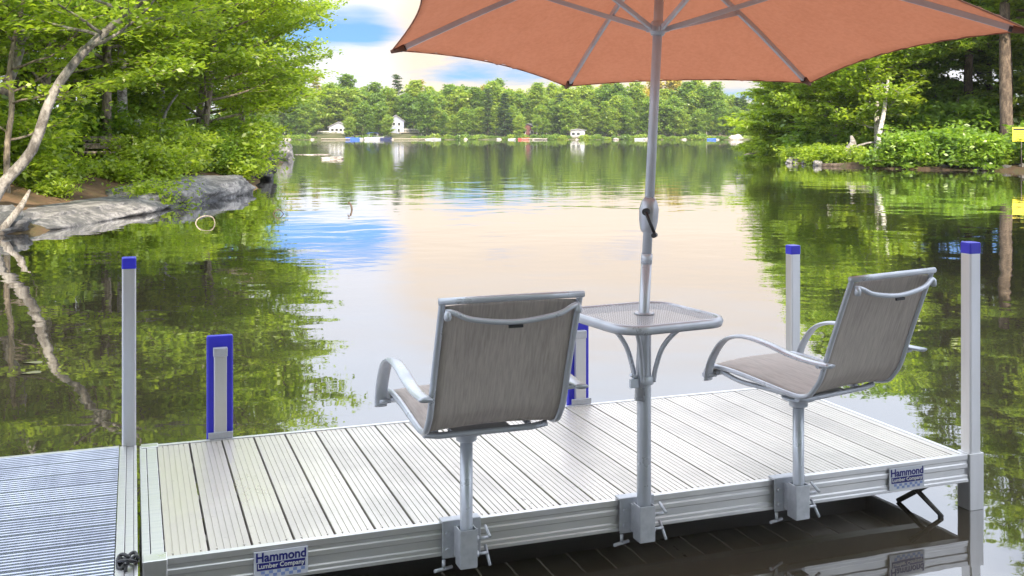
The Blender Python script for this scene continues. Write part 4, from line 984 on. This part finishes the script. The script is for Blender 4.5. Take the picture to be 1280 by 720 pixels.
mb = MB(); o1 = rsq(A-.0165,RC-.0145,ZT-.0045); o2 = rsq(A-.0165,RC-.0145,ZT-.007); n = len(o1)
mb.add(o1+o2, [tuple(range(n)), tuple(reversed(range(n, 2*n)))] + [(k, n+k, n+(k+1) % n, (k+1) % n) for k in range(n)])
mb.build('mesh_top', mesh_mat(), tb)
MB().lathe([(.024,-.001),(.034,-.001),(.036,.003),(.026,.004)], (0,0,ZT-.003), 24).build('umbrella_ring', M['galv'], tb)
MB().lathe([(.0235,-.112),(.0245,-.110),(.0245,ZT-.03),(.0245,ZT-.008)], (0,0,0), 28).build('pole', M['paint'], tb)
for k in range(4):
    a = R(45+7) + k*math.pi/2; c, s = math.cos(a), math.sin(a)
    p = smooth_path([(c*.17,s*.17,ZT-.030),(c*.115,s*.115,ZT-.055),(c*.065,s*.065,ZT-.115),(c*.04,s*.04,ZT-.19),(c*.033,s*.033,ZT-.235)], 5)
    MB().tube(p, .0085, 8).build('brace', M['paint'], tb)
MB().lathe([(.028,0),(.0335,.002),(.0335,.028),(.028,.03)], (0,0,ZT-.245), 20).tube([(-.032,-.012,ZT-.22),(-.062,-.022,ZT-.205)], .006, 8).cbox((-.047,-.017,ZT-.236), (.03,.012,.03)).build('height_collar', M['paint2'], tb)
clamp(tb, .0265)

# ------------------------------------------------------------------ umbrella
UA = tp + Vector((0, 0, ZT+.001)); UA.x += .0
ap = at(827, -64, 3.70)
axis = (ap - UA).normalized(); ULEN = (ap - UA).length
um = empty('patio_umbrella', UA, 0, 'terracotta patio umbrella with grey ribs standing tilted through the table', 'umbrella')
def up_(s): return axis * s
zr = 1.868 - UA.z; sr = zr / axis.z                # runner position along the pole
zc_ = (CH + (YH-268)/F*3.65) - UA.z; sc_ = zc_ / axis.z
seam = (CH + (YH-318)/F*3.65 - UA.z) / axis.z
MB().tube([up_(-.30), up_(seam)], .0185, 22).build('lower_pole', M['paint'], um)
MB().tube([up_(seam-.004), up_(ULEN-.01)], .0165, 22).tube([up_(seam-.03), up_(seam+.004)], .0198, 22).build('upper_pole', M['paint2'], um)
hub = MB()
hub.tube([up_(sc_-.062), up_(sc_-.052), up_(sc_-.02), up_(sc_+.02), up_(sc_+.045), up_(sc_+.058)], [.021,.027,.033,.034,.027,.019], 18)
cb = hub.build('crank_box', M['paint'], um)
c0 = up_(sc_+.012); kd = Vector((-.35, -.94, 0)).normalized()
ck = MB().tube([c0 + kd*.028, c0 + kd*.052], .0125, 14)
e0 = c0 + kd*.050; e1 = c0 + kd*.056 + Vector((.034,.0,-.078))
ck.tube([e0, e1], .0058, 8).tube([e1 - kd*.004, e1 + kd*.026], .0085, 10)
ck.build('crank_handle', M['black'], cb)
tips = [at(490,63,3.95), at(708,108,4.72), at(1012,104,4.44), at(1288,38,3.38), at(1054,-49,2.62), at(524,-18,2.89)]
tips = [p - UA for p in tips]; top = up_(ULEN)
n6 = 6
bot = top
# canopy: six panels sewn at the ribs, hems curving inward
def canopy_pt(k, s, w):                            # panel k, s along the rib 0..1, w across 0..1
    a = top.lerp(tips[k], s); b = top.lerp(tips[(k+1) % n6], s)
    bow = lambda q: Vector((0,0,.035*math.sin(math.pi*min(1,q)**.8)))
    p = (a + bow(s)).lerp(b + bow(s), w)
    mid = 4*w*(1-w)
    cen = top
    p = p.lerp(cen, (.030,.008,.045,.03,.04,.05)[k]*mid*s*s)                  # hem scallop
    p.z += .018*mid*s - .022*mid*math.sin(math.pi*s)
    return p
mb = MB(); NS, NW = 26, 30
for k in range(n6):
    vs = []; fs = []
    for off in (0, .0016):
        for i in range(NS+1):
            for j in range(NW+1):
                q = canopy_pt(k, .02 + .98*i/NS, j/NW)
                wr = .003*math.sin(j*1.7+k*2)*math.sin(i*.9+k) + .0035*math.sin(j*4.1+i*.55+k*1.3)*(i/NS)**2                     # slight slack
                vs.append(q + Vector((0,0,off + wr*(4*j/NW*(1-j/NW))**.6)))
    W = NW+1; T = (NS+1)*W
    for i in range(NS):
        for j in range(NW):
            a = i*W+j; fs.append((a, a+1, a+W+1, a+W)); fs.append((T+a, T+a+W, T+a+W+1, T+a+1))
    for j in range(NW): a = NS*W+j; fs.append((a, a+1, T+a+1, T+a))
    mb.add(vs, fs, True)
cano = mb.build('canopy', M['canopy'], um, fix=False)
hm = MB()
for k in range(n6): hm.tube([canopy_pt(k, 1.0, j/14) for j in range(15)], .0026, 6)
hm.build('hem', surf('hem_binding', (.30,.12,.07), rough=.8), cano)
for k in range(n6):
    pk = MB()
    d = (tips[k]-top).normalized()
    pk.tube([tips[k]-d*.055+Vector((0,0,-.006)), tips[k]+d*.004+Vector((0,0,-.004))], [.016,.007], 8)
    pk.build('tip_pocket', M['tipcloth'], cano)

drop = Vector((0,0,-.011))
run = up_(sr)
sec = [(.010,-.006),(.010,.006),(-.010,.006),(-.010,-.006)]
for k in range(n6):
    pts = []
    for i in range(9):
        s = .03 + .93*i/8; p = canopy_pt(k, s, 0) + drop; pts.append(p)
    MB().tube(pts, 1, section=sec, up=(0,0,1)).build('rib', M['paint2'], um, .0015)
    d = (tips[k]-top).normalized()
    q = canopy_pt(k, .955, 0) + drop*1.2
    MB().tube([q - d*.012, q + d*.012], .0105, 8).build('rib_cap', M['black'], um)
    mid = canopy_pt(k, .46, 0) + drop*2.0
    hd = Vector((mid.x-run.x, mid.y-run.y, 0)).normalized()
    MB().tube([run + hd*.030, mid], 1, section=[(.0085,-.0055),(.0085,.0055),(-.0085,.0055),(-.0085,-.0055)], up=(0,0,1)).build('strut', M['paint2'], um, .0015)
    MB().cbox(mid, (.022,.022,.016)).build('strut_joint', M['paint2'], um, .003)
ru = MB().tube([run - axis*.022, run - axis*.012, run + axis*.018, run + axis*.028], [.022,.027,.027,.021], 18)
for k in range(n6):
    mid = canopy_pt(k, .46, 0); hd = Vector((mid.x-run.x, mid.y-run.y, 0)).normalized()
    ru.cbox(run + hd*.030, (.020,.020,.018), Matrix.Rotation(math.atan2(hd.y, hd.x), 3, 'Z'))
ru.build('runner', M['paint2'], um)
MB().tube([top - axis*.035, top + axis*.012], [.026,.030], 18).build('top_hub', M['paint2'], um)
MB().tube([top + axis*.013, top + axis*.022, top+axis*.05, top+axis*.06], [.012,.018,.016,.004], 14).build('finial', M['paint2'], um)

SKYTINT = (.12, .46, 1.0, 1); CLOUDLOW = (1.0, .81, .61, 1); CLOUDSIDE = (.95, .93, .95, 1); CLOUDHI = (.83, .89, 1.0, 1); CLOUDK = .40; CLOUDTOP = 1.05; SKYK = .05; EXPO = 1.55
# ================================================================== CAMERA, LIGHT, SKY
cam = bpy.data.cameras.new('camera'); co = bpy.data.objects.new('camera', cam); COL.objects.link(co)
co.location = (0, 0, CH); co.rotation_euler = (R(90), 0, 0)
cam.sensor_width = 36; cam.lens = 36*F/1280; cam.shift_y = -(360-YH)/1280
cam.clip_start = .05; cam.clip_end = 6000
SC.camera = co
SUN_AZ, SUN_EL = R(168), R(36)              # azimuth from straight ahead (+Y), positive to the right
sd = Vector((math.sin(SUN_AZ)*math.cos(SUN_EL), math.cos(SUN_AZ)*math.cos(SUN_EL), math.sin(SUN_EL)))
sl = bpy.data.lights.new('sun', 'SUN'); sl.energy = 4.6; sl.angle = R(3); sl.color = (1.0, .86, .68)
so = bpy.data.objects.new('sun', sl); COL.objects.link(so)
so.rotation_euler = (-sd).to_track_quat('-Z', 'Y').to_euler()
w = bpy.data.worlds.new('World'); SC.world = w; w.use_nodes = True
t = w.node_tree; t.nodes.clear()
out = N(t, 'ShaderNodeOutputWorld')
tc = N(t, 'ShaderNodeTexCoord'); sx = N(t, 'ShaderNodeSeparateXYZ'); t.links.new(tc.outputs['Generated'], sx.inputs[0])
sky = N(t, 'ShaderNodeTexSky', sky_type='NISHITA', sun_disc=False); sky.sun_elevation = SUN_EL; sky.sun_rotation = SUN_AZ
sky.air_density = 1.0; sky.dust_density = .6; sky.ozone_density = 2.0
# azure grade of the sky
g = N(t, 'ShaderNodeMix', data_type='RGBA', blend_type='MULTIPLY'); g.inputs[0].default_value = 1; t.links.new(sky.outputs[0], g.inputs[6]); g.inputs[7].default_value = SKYTINT
bg = N(t, 'ShaderNodeBackground'); bg.inputs[1].default_value = SKYK; t.links.new(g.outputs[2], bg.inputs[0])
# clouds on a flat layer overhead: direction / (height + small)
zz = N(t, 'ShaderNodeMath', operation='ADD'); zz.inputs[1].default_value = .10; t.links.new(sx.outputs[2], zz.inputs[0])
def div(a):
    n = N(t, 'ShaderNodeMath', operation='DIVIDE'); t.links.new(a, n.inputs[0]); t.links.new(zz.outputs[0], n.inputs[1]); return n.outputs[0]
cx = N(t, 'ShaderNodeCombineXYZ'); t.links.new(div(sx.outputs[0]), cx.inputs[0]); t.links.new(div(sx.outputs[1]), cx.inputs[1])
n1 = noise(t, .9, 7, .55, cx.outputs[0], .4)
# more cloud higher up and over the bay ahead
hi = N(t, 'ShaderNodeMapRange'); hi.inputs[1].default_value = .114; hi.inputs[2].default_value = .14; hi.inputs[3].default_value = 0; hi.inputs[4].default_value = .34; t.links.new(sx.outputs[2], hi.inputs[0])
dt = N(t, 'ShaderNodeVectorMath', operation='DOT_PRODUCT'); t.links.new(tc.outputs['Generated'], dt.inputs[0]); dt.inputs[1].default_value = Vector((.12, 1, .085)).normalized()
ba = N(t, 'ShaderNodeMapRange', interpolation_type='SMOOTHSTEP'); ba.inputs[1].default_value = .966; ba.inputs[2].default_value = .980; ba.inputs[3].default_value = 0; ba.inputs[4].default_value = .30; t.links.new(dt.outputs['Value'], ba.inputs[0])
s1 = N(t, 'ShaderNodeMath', operation='ADD'); t.links.new(n1.outputs[0], s1.inputs[0]); t.links.new(hi.outputs[0], s1.inputs[1])
lo_ = N(t, 'ShaderNodeMapRange', interpolation_type='SMOOTHSTEP'); lo_.inputs[1].default_value = .055; lo_.inputs[2].default_value = .085; t.links.new(sx.outputs[2], lo_.inputs[0])
bm_ = N(t, 'ShaderNodeMath', operation='MULTIPLY'); t.links.new(ba.outputs[0], bm_.inputs[0]); t.links.new(lo_.outputs[0], bm_.inputs[1])
hz = N(t, 'ShaderNodeMapRange', interpolation_type='SMOOTHSTEP'); hz.inputs[1].default_value = .060; hz.inputs[2].default_value = .100; hz.inputs[3].default_value = .24; hz.inputs[4].default_value = 0; t.links.new(sx.outputs[2], hz.inputs[0])
s3 = N(t, 'ShaderNodeMath', operation='ADD'); t.links.new(s1.outputs[0], s3.inputs[0]); t.links.new(hz.outputs[0], s3.inputs[1])
s2 = N(t, 'ShaderNodeMath', operation='ADD'); t.links.new(s3.outputs[0], s2.inputs[0]); t.links.new(bm_.outputs[0], s2.inputs[1])
cm = N(t, 'ShaderNodeMapRange', interpolation_type='SMOOTHSTEP'); cm.inputs[1].default_value = .50; cm.inputs[2].default_value = .78; cm.inputs[3].default_value = 0.16; cm.inputs[4].default_value = .95; t.links.new(s2.outputs[0], cm.inputs[0])
low = N(t, 'ShaderNodeMapRange', interpolation_type='SMOOTHSTEP'); low.inputs[1].default_value = .10; low.inputs[2].default_value = .27; t.links.new(sx.outputs[2], low.inputs[0])
cc = N(t, 'ShaderNodeMix', data_type='RGBA'); t.links.new(low.outputs[0], cc.inputs[0]); pc = N(t, 'ShaderNodeMix', data_type='RGBA'); pm = N(t, 'ShaderNodeMapRange'); pm.inputs[1].default_value = 0; pm.inputs[2].default_value = .28; t.links.new(ba.outputs[0], pm.inputs[0]); t.links.new(pm.outputs[0], pc.inputs[0]); pc.inputs[6].default_value = CLOUDSIDE; pc.inputs[7].default_value = CLOUDLOW; t.links.new(pc.outputs[2], cc.inputs[6]); cc.inputs[7].default_value = CLOUDHI
bc = N(t, 'ShaderNodeBackground'); kk = N(t, 'ShaderNodeMapRange', interpolation_type='SMOOTHSTEP'); kk.inputs[1].default_value = .08; kk.inputs[2].default_value = .46; kk.inputs[3].default_value = CLOUDK; kk.inputs[4].default_value = CLOUDTOP; t.links.new(sx.outputs[2], kk.inputs[0]); t.links.new(kk.outputs[0], bc.inputs[1]); t.links.new(cc.outputs[2], bc.inputs[0])
mx = N(t, 'ShaderNodeMixShader'); t.links.new(cm.outputs[0], mx.inputs[0]); t.links.new(bg.outputs[0], mx.inputs[1]); t.links.new(bc.outputs[0], mx.inputs[2])
t.links.new(mx.outputs[0], out.inputs[0])
vs = SC.view_settings; vs.view_transform = 'Standard'; vs.look = 'None'; vs.exposure = EXPO; vs.gamma = 1; vs.use_curve_mapping = False
SC.cycles.max_bounces = 10; SC.cycles.diffuse_bounces = 6; SC.cycles.glossy_bounces = 4; SC.cycles.transparent_max_bounces = 8; SC.cycles.transmission_bounces = 6; SC.cycles.volume_bounces = 1
SC.cycles.use_denoising = True
SC.cycles.sample_clamp_indirect = 6
